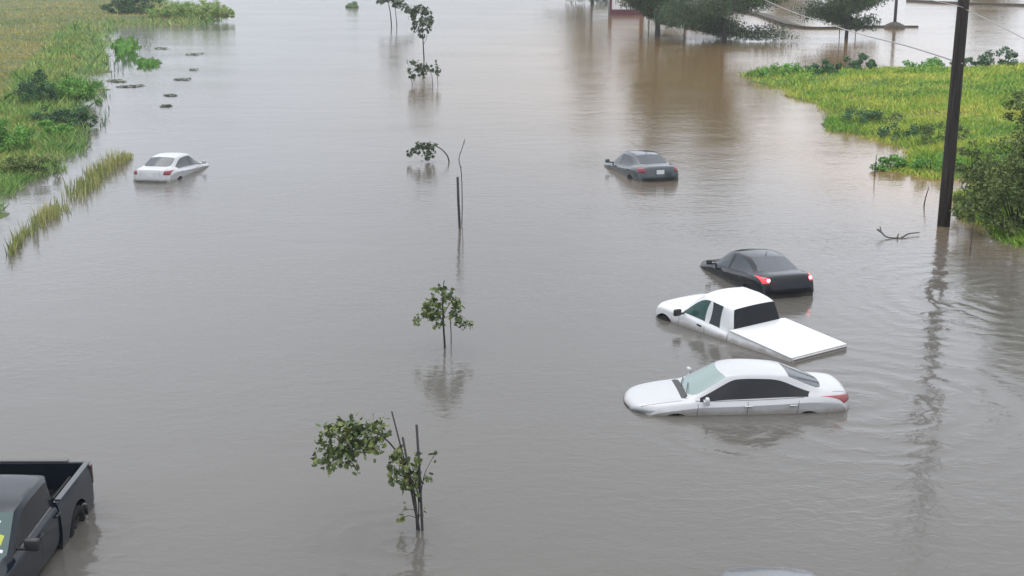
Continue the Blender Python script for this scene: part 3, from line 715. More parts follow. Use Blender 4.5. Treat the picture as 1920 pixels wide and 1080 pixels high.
# 3. far grey sedan
r = place(1197, 339, -15, .57, 3.6, 0, 'grey_sedan', (-2.18, .82))
tag(r, 'grey blue sedan far off with white licence plate and roof aerial', 'car', 'flooded cars on the street')
r.scale = (1.1, 1.1, 1.13)
sh = sedan(r, M_grey, {'ws': M_glass, 'rw': M_glassG, 'fs': M_glass, 'rs': M_glass}, tail_m=M_redD, handles='body', ant=True)
for s in (1, -1):
    bm = bmesh.new(); sh.line(bm, [(.25, s*.50), (-.4, s*.515), (-1.0, s*.49)], 'z', .014, .012); from_bm('roof_moulding', bm, M_trim, r)
# 4. far white sedan on the left
r = place(322, 340, 9, .63, 2.7, 0, 'white_sedan', (-2.18, -.82))
tag(r, 'small white sedan with round red tail light beside the reeds at left', 'car', 'flooded cars on the street')
r.scale = (1.06, 1.02, 1.1)
sedan(r, M_white2, {'ws': M_glass, 'rw': M_glassG, 'fs': M_glassG, 'rs': M_glassG}, tail_m=M_redD, handles='body', ant=False)

TUM[:] = [.985, .06, .985, .3]
# 5. white extended cab pickup, tail sunk
def cab(root, body_m, glass, st, tags, cuts):
    sh = Shell(cage(st, tags, cuts, .5, 1.0)); sh.split(root, body_m, glass); return sh
r = place(1484, 680, -35.5, 1.15, -5.0, 0, 'white_pickup_truck', (-2.52, .97)); PK = r
tag(r, 'white extended cab pickup with flat covered bed, tail sunk under water', 'pickup truck', 'flooded pickup trucks')
r.scale = (1, 1.13, 1.12)
st = [
    ('h', 2.52, 2.50, 2.42, .80, 0, .79, .80, .76, .35),
    ('h', 2.50, 2.48, 2.40, .96, 0, .95, .85, .90, .35),
    ('h', 2.38, 2.36, 2.34, 1.035, 0, 1.02, .875, .97, .35),
    ('h', 2.05, 2.05, 2.02, 1.075, 0, 1.06, .885, 1.0, .35),
    ('h', 1.70, 1.64, 1.58, 1.10, 0, 1.085, .885, 1.02, .35),
    ('g', 1.56, 1.46, 1.42, 1.11, .70, 1.10, .885, 1.03, .35, 1.40),
    ('g', .98, .90, 1.10, 1.60, .635, 1.575, .885, 1.03, .35, .86),
    ('g', .68, .66, .56, 1.635, .645, 1.605, .885, 1.03, .35, .52),
    ('g', .58, .58, .44, 1.635, .645, 1.605, .885, 1.03, .35, .44),
    ('g', .08, .08, .02, 1.625, .645, 1.60, .885, 1.03, .35, .06),
    ('g', -.16, -.16, -.14, 1.60, .64, 1.57, .885, 1.03, .35, -.12),
    ('g', -.24, -.23, -.20, 1.56, .64, 1.535, .885, 1.03, .35, -.20),
    ('g', -.40, -.40, -.30, 1.13, .74, 1.12, .885, 1.03, .35, -.30),
    ('g', -.44, -.42, -.34, .8, .70, .8, .87, .8, .35, -.34)]
tags = {(5, 'top'): WS, (11, 'top'): RW, (5, 'side'): SW, (6, 'side'): SW, (8, 'side'): SR}
sh = cab(r, M_white, {'ws': M_glassT, 'rw': M_glassB, 'fs': M_glassT, 'rs': M_glassG}, st, tags, [(2.02, s*.84, .42, .40, .44) for s in (1, -1)])
for s in (1, -1):
    boxmirror(r, 1.30, s*.90, 1.08, M_trim, .8); wheel(r, 2.02, s*.78, .38, .37, .24)
    sh.patch('headlight', [(s*.50, .80), (s*.80, .80), (s*.80, .92), (s*.52, .92)], '+x', M_head, r, .01)
    p, nn = sh.hit(.68, .93, '+y' if s > 0 else '-y'); bm = bmesh.new(); bm_box(bm, (0, 0, 0), (.15, .03, .035), None, .008); o = from_bm('door_handle', bm, M_trim, r); o.location = p+nn*.015
bm = bmesh.new()
for d in ('+y', '-y'): sh.line(bm, [(.52, .4), (.50, .95)], d); sh.line(bm, [(1.44, .4), (1.46, .95)], d)
for s in (1, -1): sh.line(bm, [(1.60, s*.66), (2.35, s*.68)], 'z')
from_bm('panel_seam', bm, M_seam, r)
sh.patch('grille', [(-.46, .80), (.46, .80), (.46, .92), (-.46, .92)], '+x', M_trim, r, .006)
def bedbox(root, m, x0, x1, hw, zt, zb, th, wx, wr, taper=.04):
    """open pickup bed: two side walls with wheel openings, front wall, floor"""
    for s in (1, -1):
        bm = bmesh.new(); n = 40; outs = []; k = 8
        for i in range(n+1):
            x = x0+(x1-x0)*i/n; col = []
            q = (wr*wr-(x-wx)**2); zlow = zb if q <= 0 else max(zb, .40+sqrt(q))
            for j in range(k+1):
                t = j/k; z = zlow+(zt-zlow)*t; bulge = .035*sin(pi*min(1, (z-.35)/(zt-.35)))
                y = hw-taper*(1 if t > .97 else 0)*.5+bulge-.02
                col.append(bm.verts.new((x, s*y, z)))
            col.append(bm.verts.new((x, s*(hw-.012), zt+.018))); col.append(bm.verts.new((x, s*(hw-th), zt+.018))); col.append(bm.verts.new((x, s*(hw-th), zt-.02))); col.append(bm.verts.new((x, s*(hw-th), max(zb, .62))))
            outs.append(col)
        for a, b in zip(outs, outs[1:]):
            for j in range(len(a)-1): bm.faces.new((a[j], a[j+1], b[j+1], b[j]) if s > 0 else (a[j+1], a[j], b[j], b[j+1]))
        for c in (outs[0], outs[-1]): bm.faces.new(c)
        bmesh.ops.recalc_face_normals(bm, faces=bm.faces)
        o = from_bm('bed_side', bm, m, root, True)
        try: o.data.set_sharp_from_angle(angle=R(35))
        except Exception: pass
bedbox(r, M_white, -2.50, -.36, .87, 1.10, .35, .09, -1.5, .44)
bm = bmesh.new(); bm_box(bm, (-1.475, 0, 1.127), (2.10, 1.755, .035), None, .014)
from_bm('tonneau_cover', bm, mat('vinyl_cover', (.66, .67, .68), .5), r, True)
bm = bmesh.new(); bm_box(bm, (-2.535, 0, .83), (.06, 1.70, .56), None, .02); bm_box(bm, (-2.575, 0, .80), (.02, 1.3, .3), None, .01)
from_bm('tailgate', bm, M_white, r, True)
bm = bmesh.new(); bm_box(bm, (-2.55, 0, 1.085), (.055, 1.68, .04), None, .012)
from_bm('tailgate_cap', bm, M_silver, r, True)
bm = bmesh.new(); bm_box(bm, (-2.66, 0, .5), (.12, 1.72, .18), None, .03); from_bm('rear_bumper', bm, M_chrome, r, True)
for s in (1, -1):
    bm = bmesh.new(); bm_box(bm, (-2.545, s*.80, .80), (.07, .12, .30), None, .015); from_bm('taillight', bm, M_redD, r, True)

# 6. charcoal crew cab pickup, bottom left, facing the camera
r = place(173, 953, 179.6, .42, 0.4, 0, 'charcoal_pickup_truck', (-2.35, .98)); BP = r
tag(r, 'charcoal crew cab pickup with an open empty bed at the bottom left corner', 'pickup truck', 'flooded pickup trucks')
st = [
    ('h', 2.92, 2.90, 2.80, .90, 0, .88, .86, .84, .35),
    ('h', 2.88, 2.86, 2.74, 1.12, 0, 1.10, .93, 1.04, .35),
    ('h', 2.70, 2.66, 2.60, 1.20, 0, 1.18, .96, 1.13, .35),
    ('h', 2.10, 2.08, 2.04, 1.25, 0, 1.235, .98, 1.18, .35),
    ('h', 1.60, 1.54, 1.46, 1.28, 0, 1.265, 1.0, 1.20, .35),
    ('g', 1.44, 1.30, 1.24, 1.29, .87, 1.28, 1.0, 1.21, .35, 1.24),
    ('g', .80, .70, .86, 1.80, .81, 1.775, 1.0, 1.22, .35, .66),
    ('g', .45, .42, .40, 1.84, .825, 1.815, 1.0, 1.23, .35, .40),
    ('g', .22, .22, .20, 1.845, .825, 1.82, 1.0, 1.235, .35, .22),
    ('g', .12, .12, .10, 1.845, .825, 1.82, 1.0, 1.24, .35, .12),
    ('g', -.42, -.42, -.46, 1.835, .82, 1.81, 1.0, 1.25, .35, -.40),
    ('g', -.68, -.66, -.60, 1.81, .81, 1.785, 1.0, 1.26, .35, -.56),
    ('g', -.76, -.74, -.66, 1.77, .80, 1.75, 1.0, 1.26, .35, -.64),
    ('g', -.88, -.86, -.72, 1.32, .80, 1.31, 1.0, 1.24, .35, -.72),
    ('g', -.90, -.88, -.76, .8, .74, .8, .96, .8, .35, -.76)]
tags = {(5, 'top'): WS, (12, 'top'): RW, (5, 'side'): SW, (6, 'side'): SW, (7, 'side'): SW, (8, 'side'): TR, (9, 'side'): SR, (10, 'side'): TR}
tags[(10, 'side')] = SR
sh = cab(r, M_char, {'ws': M_glassF2 if 'M_glassF2' in globals() else mat('teal_windshield', (.06, .10, .10), .12), 'rw': M_glassB, 'fs': M_glassB, 'rs': M_glassB}, st, tags, [(2.0, s*.92, .42, .5, .5) for s in (1, -1)])
for s in (1, -1):
    boxmirror(r, .98, s*.98, 1.34, M_trim, .95); wheel(r, 2.0, s*.84, .40, .41, .27); wheel(r, -1.55, s*.86, .40, .41, .27)
    sh.patch('headlight', [(s*.60, .93), (s*.86, .93), (s*.86, 1.05), (s*.62, 1.05)], '+x', M_head, r, .01)
    for hx in (.22, -.58):
        p, nn = sh.hit(hx, 1.12, '+y' if s > 0 else '-y'); bm = bmesh.new(); bm_box(bm, (0, 0, 0), (.19, .045, .04), None, .012); o = from_bm('door_handle', bm, M_char, r, True); o.location = p+nn*.025
bm = bmesh.new()
for d in ('+y', '-y'):
    sh.line(bm, [(.18, .4), (.16, 1.2)], d, .007); sh.line(bm, [(1.24, .4), (1.26, 1.18)], d, .007); sh.line(bm, [(-.62, .7), (-.64, 1.2)], d, .007)
for s in (1, -1): sh.line(bm, [(1.5, s*.76), (2.7, s*.78)], 'z', .007)
from_bm('panel_seam', bm, M_seam, r)
sh.patch('grille', [(-.5, .93), (.5, .93), (.5, 1.05), (-.5, 1.05)], '+x', M_trim, r, .006)
M_sat = mat('satin_trim', (.2, .2, .21), .35, .6)
for d in ('+y', '-y'):
    bm = bmesh.new(); sh.line(bm, [(1.22, 1.235), (.6, 1.24), (0, 1.255), (-.55, 1.27)], d, .016, .006); from_bm('belt_moulding', bm, M_sat, r)
antenna(r, .62, sh.hit(.62, 0, 'z')[0].z, .05)
# papers inside the windscreen
p = sh.hit(1.10, -.30, 'z')[0]
def wspatch(name, quad, m):
    sh.patch(name, quad, 'z', m, r, .004, 4)
wspatch('yellow_paper', [(1.0, .58), (1.02, .76), (1.15, .74), (1.13, .56)], M_yel)
wspatch('windshield_sticker', [(1.20, .73), (1.20, .79), (1.24, .79), (1.24, .73)], M_plate)
wspatch('windshield_sticker', [(.84, .58), (.84, .66), (.865, .66), (.865, .58)], M_plate)
bedbox(r, M_char, -2.40, -.70, 1.0, 1.27, .35, .10, -1.55, .52)
M_cap = mat('grey_rail_cap', (.07, .075, .085), .4)
for s in (1, -1):
    bm = bmesh.new(); bm_box(bm, (-1.585, s*.955, 1.300), (1.62, .10, .022), None, .008); from_bm('rail_cap', bm, M_cap, r, True)
bm = bmesh.new(); bm_box(bm, (-1.66, 0, .74), (1.44, 1.79, .03)); bm_box(bm, (-.955, 0, 1.0), (.05, 1.79, .50), None, .01)
for s in (1, -1): bm_box(bm, (-1.55, s*.76, .87), (.9, .26, .22), None, .05)
for k in range(9): bm_box(bm, (-1.9, -.56+k*.14, .762), (1.9, .05, .015), None, .004)
from_bm('bed_liner', bm, M_bed, r)
for s in (1, -1):
    bm = bmesh.new(); bm_box(bm, (-1.58, s*.68, .72), (1.3, .04, .74)); from_bm('wheel_well', bm, M_well, r)
bm = bmesh.new(); bm_box(bm, (-2.435, 0, .98), (.07, 1.92, .60), None, .025); from_bm('tailgate', bm, M_char, r, True)
bm = bmesh.new(); bm_box(bm, (-2.45, 0, 1.298), (.10, 1.2, .03), None, .01); from_bm('tailgate_spoiler', bm, mat('grey_cap', (.09, .085, .085), .5), r, True)
for s in (1, -1):
    bm = bmesh.new(); bm_box(bm, (-2.42, s*.965, 1.05), (.10, .10, .36), None, .02); from_bm('taillight', bm, mat('smoked_lens', (.035, .008, .01), .3), r, True)
bm = bmesh.new(); bm_box(bm, (-2.55, 0, .56), (.16, 1.9, .2), None, .03); from_bm('rear_bumper', bm, M_chrome, r, True)

# 7. silver hatchback whose roof just enters the frame at the bottom
r = place(1455, 1153, 2, .62, 0, 0, 'silver_hatchback', (.9, 0))
tag(r, 'silver car with roof rails, only its roof top showing at the bottom edge', 'car', 'flooded cars on the street')
st = [
    ('h', 2.10, 2.06, 1.86, .72, 0, .70, .72, .62), ('h', 2.04, 1.98, 1.80, .88, 0, .86, .84, .78), ('h', 1.70, 1.66, 1.55, .99, 0, .975, .89, .90),
    ('h', 1.26, 1.20, 1.10, 1.06, 0, 1.04, .90, .95), ('g', 1.10, .94, .92, 1.08, .70, 1.07, .90, .98, .22, .92),
    ('g', .34, .22, .40, 1.53, .58, 1.50, .90, .99, .22, .18), ('g', .0, .0, .0, 1.565, .60, 1.53, .90, 1.0), ('g', -.08, -.08, -.08, 1.565, .60, 1.53, .90, 1.0),
    ('g', -.80, -.80, -.80, 1.56, .60, 1.525, .90, 1.01), ('g', -.88, -.88, -.88, 1.56, .60, 1.525, .90, 1.01),
    ('g', -1.62, -1.60, -1.50, 1.52, .58, 1.49, .89, 1.02), ('g', -2.0, -1.92, -1.72, 1.06, .66, 1.05, .88, 1.03), ('h', -2.08, -2.04, -1.86, .95, 0, .94, .86, .9), ('h', -2.12, -2.08, -1.92, .6, 0, .6, .84, .55)]
tags = {(4, 'top'): WS, (10, 'top'): RW, (4, 'side'): SW, (5, 'side'): SW, (6, 'side'): TR, (7, 'side'): SR, (8, 'side'): TR, (9, 'side'): SR}
sh = cab(r, M_silver, {'ws': M_glass, 'rw': M_glass, 'fs': M_glass, 'rs': M_glass}, st, tags, ())
for s in (1, -1):
    bm = bmesh.new(); bm_tube(bm, crv([(.15, s*.58, 1.51), (.05, s*.585, 1.575), (-.7, s*.60, 1.60), (-1.4, s*.585, 1.57), (-1.5, s*.58, 1.51)], 6), .016, 8); from_bm('roof_rail', bm, M_trim, r, True)
    mirror(r, .80, s*.90, 1.05, M_silver)
    sh.patch('taillight', [(s*.62, .80), (s*.80, .80), (s*.80, 1.0), (s*.66, 1.0)], '-x', M_red, r); sh.patch('headlight', [(s*.45, .7), (s*.76, .72), (s*.76, .82), (s*.5, .80)], '+x', M_head, r)
sh.patch('sunroof', [(.20, -.44), (.20, .40), (-.55, .40), (-.55, -.44)], 'z', M_glass, r, .008)
bm = bmesh.new()
sh.line(bm, [(.12, -.10), (.14, .2), (.12, .50)], 'z', .022, .012, 8); from_bm('windshield_seal', bm, M_trim, r)

# ------------------------------------------------------------------ saplings in the median
def sapling(px, py, stems, clusters, label, seed, m=M_sap, leaf=.13, nper=26, stakes=(), name='sapling', group='flooded young trees down the median', depth=.25, tw=.007):
    """shapes in photo-pixel offsets from the base (right, up), turned into metres at the tree's own distance"""
    c = P(px, py); s = S(py); r = empty(name, (c.x, c.y, -.6)); tag(r, label, 'tree', group); g = np.random.default_rng(seed)
    sc = 1/s; kz = 1/(s*cos(PITCH+atan((py-540)/F)))*1.0
    def loc(a, d=0): return Vector((a[0]*sc, d, a[1]*kz+.6))
    bm = bmesh.new()
    for stt in stems:
        pts, r0, r1 = stt[:3]; base = [Vector((pts[0][0]*sc, 0, 0))] if stt[3:] != ('free',) and pts[0][1] <= 2 else []
        q = base+[loc(a, (random.random()-.5)*depth*.4 if i else 0) for i, a in enumerate(pts)]
        cc = crv(q, 5); bm_tube(bm, cc, [r0+(r1-r0)*i/(len(cc)-1) for i in range(len(cc))], 6)
    segs = [loc(a) for stt in stems for a in crv([(p_[0], p_[1], 0) for p_ in stt[0]], 4)]
    for (x, y, rx, ry) in clusters:              # a twig reaches every leaf clump
        e_ = loc((x, y), (random.random()-.5)*depth*.6); b_ = min(segs, key=lambda q_: (q_-e_).length+max(0, q_.z-e_.z)*.5)
        if (b_-e_).length < 1.3*max(1, depth*2): bm_tube(bm, crv([b_, b_.lerp(e_, .5)+Vector((0, 0, .04)), e_, e_+(e_-b_)*.15+Vector((0, 0, -.04))], 3), [tw*(1-.07*i) for i in range(10)], 4)
    from_bm('trunk', bm, M_bark, r, True)
    pts = []
    for (x, y, rx, ry) in clusters:
        k = max(3, int(nper*rx*ry/60)); q = g.normal(size=(k, 3))*.5; q[:, 0] = x+q[:, 0]*rx; q[:, 2] = y+q[:, 2]*ry
        pts.append(np.stack([q[:, 0]*sc, q[:, 1]*depth*1.2, q[:, 2]*kz+.6], 1))
    pts = np.vstack(pts); V, F_ = leaves_lobed(pts, leaf*(.55+.7*g.random(len(pts))), seed, .5)
    from_np('crown', V, F_, m, r)
    return r
# T5 bottom
G5 = [(-170, 150, 14, 10), (-150, 135, 18, 14), (-128, 165, 22, 16), (-160, 175, 16, 12), (-132, 188, 20, 10), (-112, 178, 20, 16), (-95, 158, 24, 16), (-85, 180, 18, 12), (-66, 184, 14, 12), (-78, 150, 16, 12), (-112, 148, 22, 12), (-55, 165, 10, 8), (-152, 112, 14, 8), (-174, 122, 14, 6), (-185, 128, 6, 5), (-120, 118, 12, 7), (-108, 108, 6, 4), (-128, 140, 16, 10),
      (-38, 128, 10, 10), (-30, 140, 8, 8), (-44, 112, 10, 7), (-35, 98, 12, 8), (-22, 118, 12, 12), (-20, 100, 12, 10), (-45, 88, 6, 6), (-15, 86, 12, 10), (-25, 80, 10, 6), (-8, 70, 8, 6), (-2, 92, 8, 10), (3, 110, 6, 10), (5, 130, 5, 10), (2, 78, 6, 8), (20, 90, 4, 3), (30, 92, 6, 2.5), (34, 134, 5, 3), (-26, 34, 6, 4), (-26, 22, 6, 5), (12, 26, 4, 3)]
sapling(782, 992, [([(0, 0), (-2, 45), (-8, 80), (-20, 115), (-40, 145), (-62, 168), (-90, 178), (-120, 172), (-150, 140)], .024, .007), ([(2, 0), (4, 50), (-2, 90), (-6, 112)], .015, .009),
                   ([(0, 60), (-14, 90), (-30, 100)], .01, .005), ([(-60, 168), (-100, 150), (-130, 130)], .01, .004), ([(8, 60), (16, 100), (35, 136)], .01, .004), ([(6, 50), (4, 100), (8, 140)], .009, .004), ([(-100, 176), (-130, 190), (-140, 196)], .007, .003), ([(-130, 160), (-165, 125), (-185, 128)], .007, .003)],
        G5, 'nearest young tree bent over to the left, tied to dark stakes', 101, leaf=.10, nper=13)
def stake(px, py, pts, rad, label, lo=-.6):
    c = P(px, py); s = S(py); kz = 1/(s*cos(PITCH+atan((py-540)/F)))
    r = empty('tree_stake', (c.x, c.y, lo)); bm = bmesh.new()
    q = [Vector((-(pts[1][0]-pts[0][0])/s*.1, 0, 0))]+[Vector((a[0]/s, 0, a[1]*kz-lo)) for a in pts]
    bm_tube(bm, q, rad, 8); bm.to_mesh(me := bpy.data.meshes.new('tree_stake')); bm.free(); bpy.data.objects.remove(r)
    o = link('tree_stake', me, M_stake, None, True); o.location = (c.x, c.y, lo); tag(o, label, 'stake', 'stakes tied to the young trees'); return o
stake(792, 994, [(0, 0), (-3, 100), (-7, 190)], .022, 'upright dark stake right of the nearest bent tree')
stake(784, 988, [(0, 0), (-18, 100), (-44, 208)], .014, 'tallest thin leaning stake at the nearest bent tree')
stake(786, 994, [(0, 0), (-12, 80), (-27, 168)], .019, 'short dark leaning stake behind the nearest bent tree')
# T4
sapling(834, 652, [([(0, 0), (-2, 40), (-3, 80), (-1, 112), (1, 126)], .036, .008), ([(-2, 50), (-20, 75), (-38, 85)], .012, .004), ([(-2, 60), (14, 85), (28, 76)], .012, .004), ([(-2, 55), (25, 62), (45, 50)], .008, .003)],
        [(-14, 106, 8, 5), (1, 104, 7, 8), (15, 104, 4, 3), (-20, 82, 10, 8), (-32, 68, 11, 9), (-24, 56, 11, 8), (-10, 64, 9, 9), (-10, 80, 7, 7), (-52, 52, 6, 6), (-14, 42, 5, 5), (-5, 46, 4, 5), (20, 84, 10, 9), (26, 76, 8, 10), (14, 62, 8, 6), (25, 52, 7, 6), (34, 42, 8, 5), (48, 44, 6, 6), (0, 88, 5, 8), (8, 94, 6, 6), (-36, 78, 6, 5)],
        'small upright young tree with an umbrella shaped crown in the middle of the water', 102, leaf=.12, nper=24)
stake(846, 646, [(0, 0), (0, 20), (-1, 52)], .012, 'thin pale stake just right of the umbrella shaped young tree')
# T3 stakes
stake(862, 428, [(0, 0), (-2, 50), (-3, 95)], .045, 'thick dark stake alone in mid channel below the arched branch')
sapling(866, 420, [([(0, 0), (1, 40), (0, 95), (-4, 120), (2, 140), (7, 156)], .022, .012)], [(0, 105, 2, 2), (6, 150, 2, 2)], 'bare broken young trunk with a kinked top beside the thick dark stake', 103, m=M_sapF, leaf=.06, nper=20)
# T2 arched branch
sapling(842, 304, [([(0, 0), (-3, 12), (-14, 24), (-30, 32), (-48, 36), (-62, 30), (-74, 18)], .035, .01, 'free'), ([(-40, 34), (-40, 18), (-38, 4)], .014, .006)],
        [(-76, 14, 6, 5), (-68, 22, 7, 5), (-56, 28, 9, 5), (-44, 30, 9, 6), (-34, 26, 8, 7), (-36, 16, 8, 8), (-40, 8, 6, 6), (-56, 18, 5, 4), (-60, 34, 4, 4), (-26, 32, 5, 3)],
        'sapling arched right over with drooping leaves touching the water', 104, m=M_sapF, leaf=.15, nper=42)
# T1 upright, far
sapling(795, 110, [([(0, 0), (-1, 30), (-2, 60), (-6, 90)], .08, .02), ([(-1, 25), (6, 40), (8, 60)], .03, .01)],
        [(-8, 90, 14, 7), (-18, 82, 8, 9), (4, 84, 8, 8), (10, 72, 8, 9), (-3, 66, 10, 8), (-5, 52, 8, 8), (8, 58, 6, 8), (-18, 62, 4, 14), (-26, 86, 8, 5), (-4, 40, 6, 6), (14, 66, 5, 6)],
        'far upright young tree with ragged crown, second from the top', 105, m=M_sapF, leaf=.3, nper=38, depth=.8)
sapling(793, 158, [([(-20, 2), (-22, 14), (-12, 34)], .03, .01), ([(18, 2), (16, 20), (4, 30)], .03, .01), ([(28, 2), (27, 20), (26, 42)], .03, .01), ([(0, 10), (0, 26), (-6, 40)], .04, .02)],
        [(-18, 14, 6, 7), (-26, 24, 5, 6), (-18, 40, 9, 5), (-4, 32, 12, 7), (6, 30, 10, 6), (0, 20, 9, 6), (18, 26, 6, 5), (28, 24, 6, 6), (26, 34, 3, 7), (-10, 26, 7, 6)],
        'low spreading sapling almost drowned just below the far upright young tree', 106, m=M_sapF, leaf=.22, nper=36, depth=.8)
sapling(740, 48, [([(-6, 2), (-8, 24), (-10, 44), (-4, 70)], .10, .03), ([(4, 2), (2, 30), (-2, 60)], .08, .02)],
        [(-4, 52, 12, 8), (-20, 48, 10, 8), (10, 42, 14, 8), (22, 32, 10, 8), (30, 26, 8, 6), (-2, 70, 20, 14), (0, 38, 8, 6), (-28, 44, 6, 6)],
        'farthest young tree of the row, its top cut by the frame', 107, m=M_sapF, leaf=.45, nper=26, depth=1.2)

# ------------------------------------------------------------------ utility pole, cables
c = P(1769, 423); r = empty('utility_pole', (c.x, c.y, -1.2)); tag(r, 'dark wooden utility pole standing in the water at right', 'utility pole')
bm = bmesh.new(); bm_tube(bm, [(0, 0, 0), (0.0, 0, 3), (.02, 0, 8), (.05, 0, 14.5)], [.225, .215, .20, .155], 20); from_bm('shaft', bm, M_pole, r, True)
bm = bmesh.new(); bm_box(bm, (.05, -.2, 13.6), (2.6, .10, .12), None, .01)
from_bm('crossarm', bm, M_pole, r)
def cable(name, pts, rad, label):
    bm = bmesh.new(); o = Vector(pts[0]); bm_tube(bm, [Vector(p)-o for p in crv(pts, 10)], rad, 6)
    ob = from_bm(name, bm, mat('cable_grey', (.30, .30, .29), .5), None, True); ob.location = o; tag(ob, label, 'cable', 'overhead cables at the utility pole')
def Pd(px, py, Yd):                           # point on the photo ray at ground distance Yd
    d = Vector(((px-960)/F, -(py-540)/F, -1.0)); d.rotate(camo.rotation_euler); return Vector((0, 0, H))+d*(Yd/d.y)
py0 = c.y-.23
cable('overhead_cable', [Pd(1400, -16, 120), Pd(1480, 20, 98), Pd(1600, 60, 74), Pd(1700, 86, 56), Pd(1804, 119, py0)], .028, 'thin pale cable running from the utility pole away over the flooded tree')
cable('overhead_cable', [Pd(1640, -30, 70), Pd(1720, -6, 56), Pd(1792, 10, py0), Pd(1812, 18, py0), Pd(1870, 46, py0-6), Pd(1990, 110, py0-14)], .013, 'faint upper cable crossing the utility pole near the top of the photo')

# ------------------------------------------------------------------ far trees, kerbs, sign, poles
def tree(px, py, h, w, crown_z, label, seed, n=9000, trunk=.28, ls=.27, m=M_tree, group='flooded shade trees in the far right', d=None, base=None):
    c = P(px, py) if base is None else Vector((*base, 0)); z0 = float(max(-1.0, hgt([c.x], [c.y])[0])); r = empty('shade_tree', (c.x, c.y, z0)); tag(r, label, 'tree', group)
    h -= z0; crown_z -= z0
    g = np.random.default_rng(seed); random.seed(seed); bm = bmesh.new()
    bm_tube(bm, crv([(0, 0, 0), (.05, 0, crown_z*.6), (-.05, .1, crown_z+.6), (.1, 0, h*.75)], 5), [trunk*(1-.045*i) for i in range(16)], 10)
    cl = []
    nb = 26
    for k in range(nb):
        a = 2*pi*k/nb*2.4+random.random(); lv = (k+.5)/nb; zz = crown_z+lv*(h-crown_z); rr = w/2*(1.0-.75*lv**1.6)*(.75+.35*random.random())
        e_ = Vector((cos(a)*rr, sin(a)*rr, zz-.25*rr*(1-lv)+.2)); s = Vector((0, 0, crown_z*.7+lv*(h-crown_z)*.6))
        bm_tube(bm, crv([s, s.lerp(e_, .5)+Vector((0, 0, .25)), e_], 4), [trunk*.3-(trunk*.3-.02)*i/8 for i in range(9)], 5)
        for t in (.35, .55, .72, .87, 1.0):
            p = s.lerp(e_, t); cl.append((p.x, p.y, p.z-.1, .195*w*(.45+.4*t)*(.8+.4*random.random())))
    from_bm('trunk', bm, M_bark, r, True)
    n = int(n*2.1)
    pts = np.vstack([blob_pts(n//len(cl), (x_, y_, z_), (q_, q_, q_*.7), seed+i, .2) for i, (x_, y_, z_, q_) in enumerate(cl)])
    # drooping leaf tips
    k = pts[:, 2] > crown_z*.5-.1; pts = pts[k]
    V, F_ = leaves(pts, ls*(.6+.7*g.random(len(pts))), seed, .8, .4); from_np('crown', V, F_, m, r); return r
tree(1357, 78, 13.5, 13.0, 1.5, 'broad dark tree with drooping branches standing in brown water', 201, 26000, .36)
tree(1586, 72, 9.5, 8.8, 2.3, 'rounded smaller dark tree growing behind the low kerb', 202, 16000, .22)
tree(1232, 68, 14, 7.5, 2.2, 'dark trunked tree just right of the framed signboard', 203, 13000, .36)
tree(1285, 45, 15, 10, 1.2, 'dense dark tree between the signboard tree and the broad drooping tree', 204, 20000, .3)
tree(1110, 8, 16, 14, 1.2, 'dark tree on the far shore left of the signboard', 205, 12000, .3)
tree(1205, 20, 15, 10, 2.0, 'dark tree directly behind the framed signboard', 206, 12000, .3)
for i, (bx, by, hh_, ww) in enumerate([(42, 272, 9, 13), (58, 280, 10, 13), (96, 268, 9, 12), (120, 262, 8, 11), (140, 256, 9, 14), (158, 250, 8, 12)]):
    tree(0, 0, hh_, ww, .8, 'dark tree standing on the far shore at the top edge of the photo', 210+i, 6000, .3, .6, base=(bx, by), group='trees along the far shore')
# low kerb with lamp post
def wall(name, pxs, zt, th, label, m=M_kerb, group=None):
    ps = [P(*p) for p in pxs]; o = ps[0].copy(); bm = bmesh.new()
    for a, b in zip(ps, ps[1:]):
        pass
    L_ = []
    for i, p in enumerate(ps):
        d = (ps[min(i+1, len(ps)-1)]-ps[max(i-1, 0)]).normalized(); nrm = Vector((-d.y, d.x, 0))
        t = th if not hasattr(th, '__len__') else th[i]; zz = zt if not hasattr(zt, '__len__') else zt[i]
        L_.append([bm.verts.new(p-o+nrm*t/2+Vector((0, 0, -1.2))), bm.verts.new(p-o+nrm*t/2*.96+Vector((0, 0, zz))), bm.verts.new(p-o-nrm*t/2*.96+Vector((0, 0, zz))), bm.verts.new(p-o-nrm*t/2+Vector((0, 0, -1.2)))])
    for a, b in zip(L_, L_[1:]):
        for k in range(3): bm.faces.new((a[k], b[k], b[k+1], a[k+1]))
    bm.faces.new(L_[0]); bm.faces.new(L_[-1][::-1]); bmesh.ops.recalc_face_normals(bm, faces=bm.faces)
    ob = from_bm(name, bm, m); ob.location = o; tag(ob, label, 'kerb', group); return ob
wall('low_kerb', [(1380, 20), (1430, 30), (1462, 42), (1480, 49), (1505, 53), (1530, 54), (1600, 53), (1660, 51), (1721, 51)], [.3, .3, .35, .35, .25, .22, .22, .22, .18], [1.6, 1.6, 1.6, 1.2, .6, .45, .45, .45, .45], 'long dark kerb just above the water under the rounded tree', group='kerbs beyond the right bank')
wall('low_kerb', [(1702, 3), (1760, 6), (1830, 9), (1940, 12)], .35, .8, 'second dark kerb at the top edge left of the utility pole top', group='kerbs beyond the right bank')
c = P(1677, 53); r = empty('lamp_post', (c.x, c.y, -1)); tag(r, 'slim dark post on a round mound at the kerb, right of the rounded tree', 'post')
bm = bmesh.new(); bm_tube(bm, [(0, 0, 0), (0, 0, 4), (0, 0, 9.2)], [.2, .18, .12], 12); from_bm('shaft', bm, M_stake, r, True)
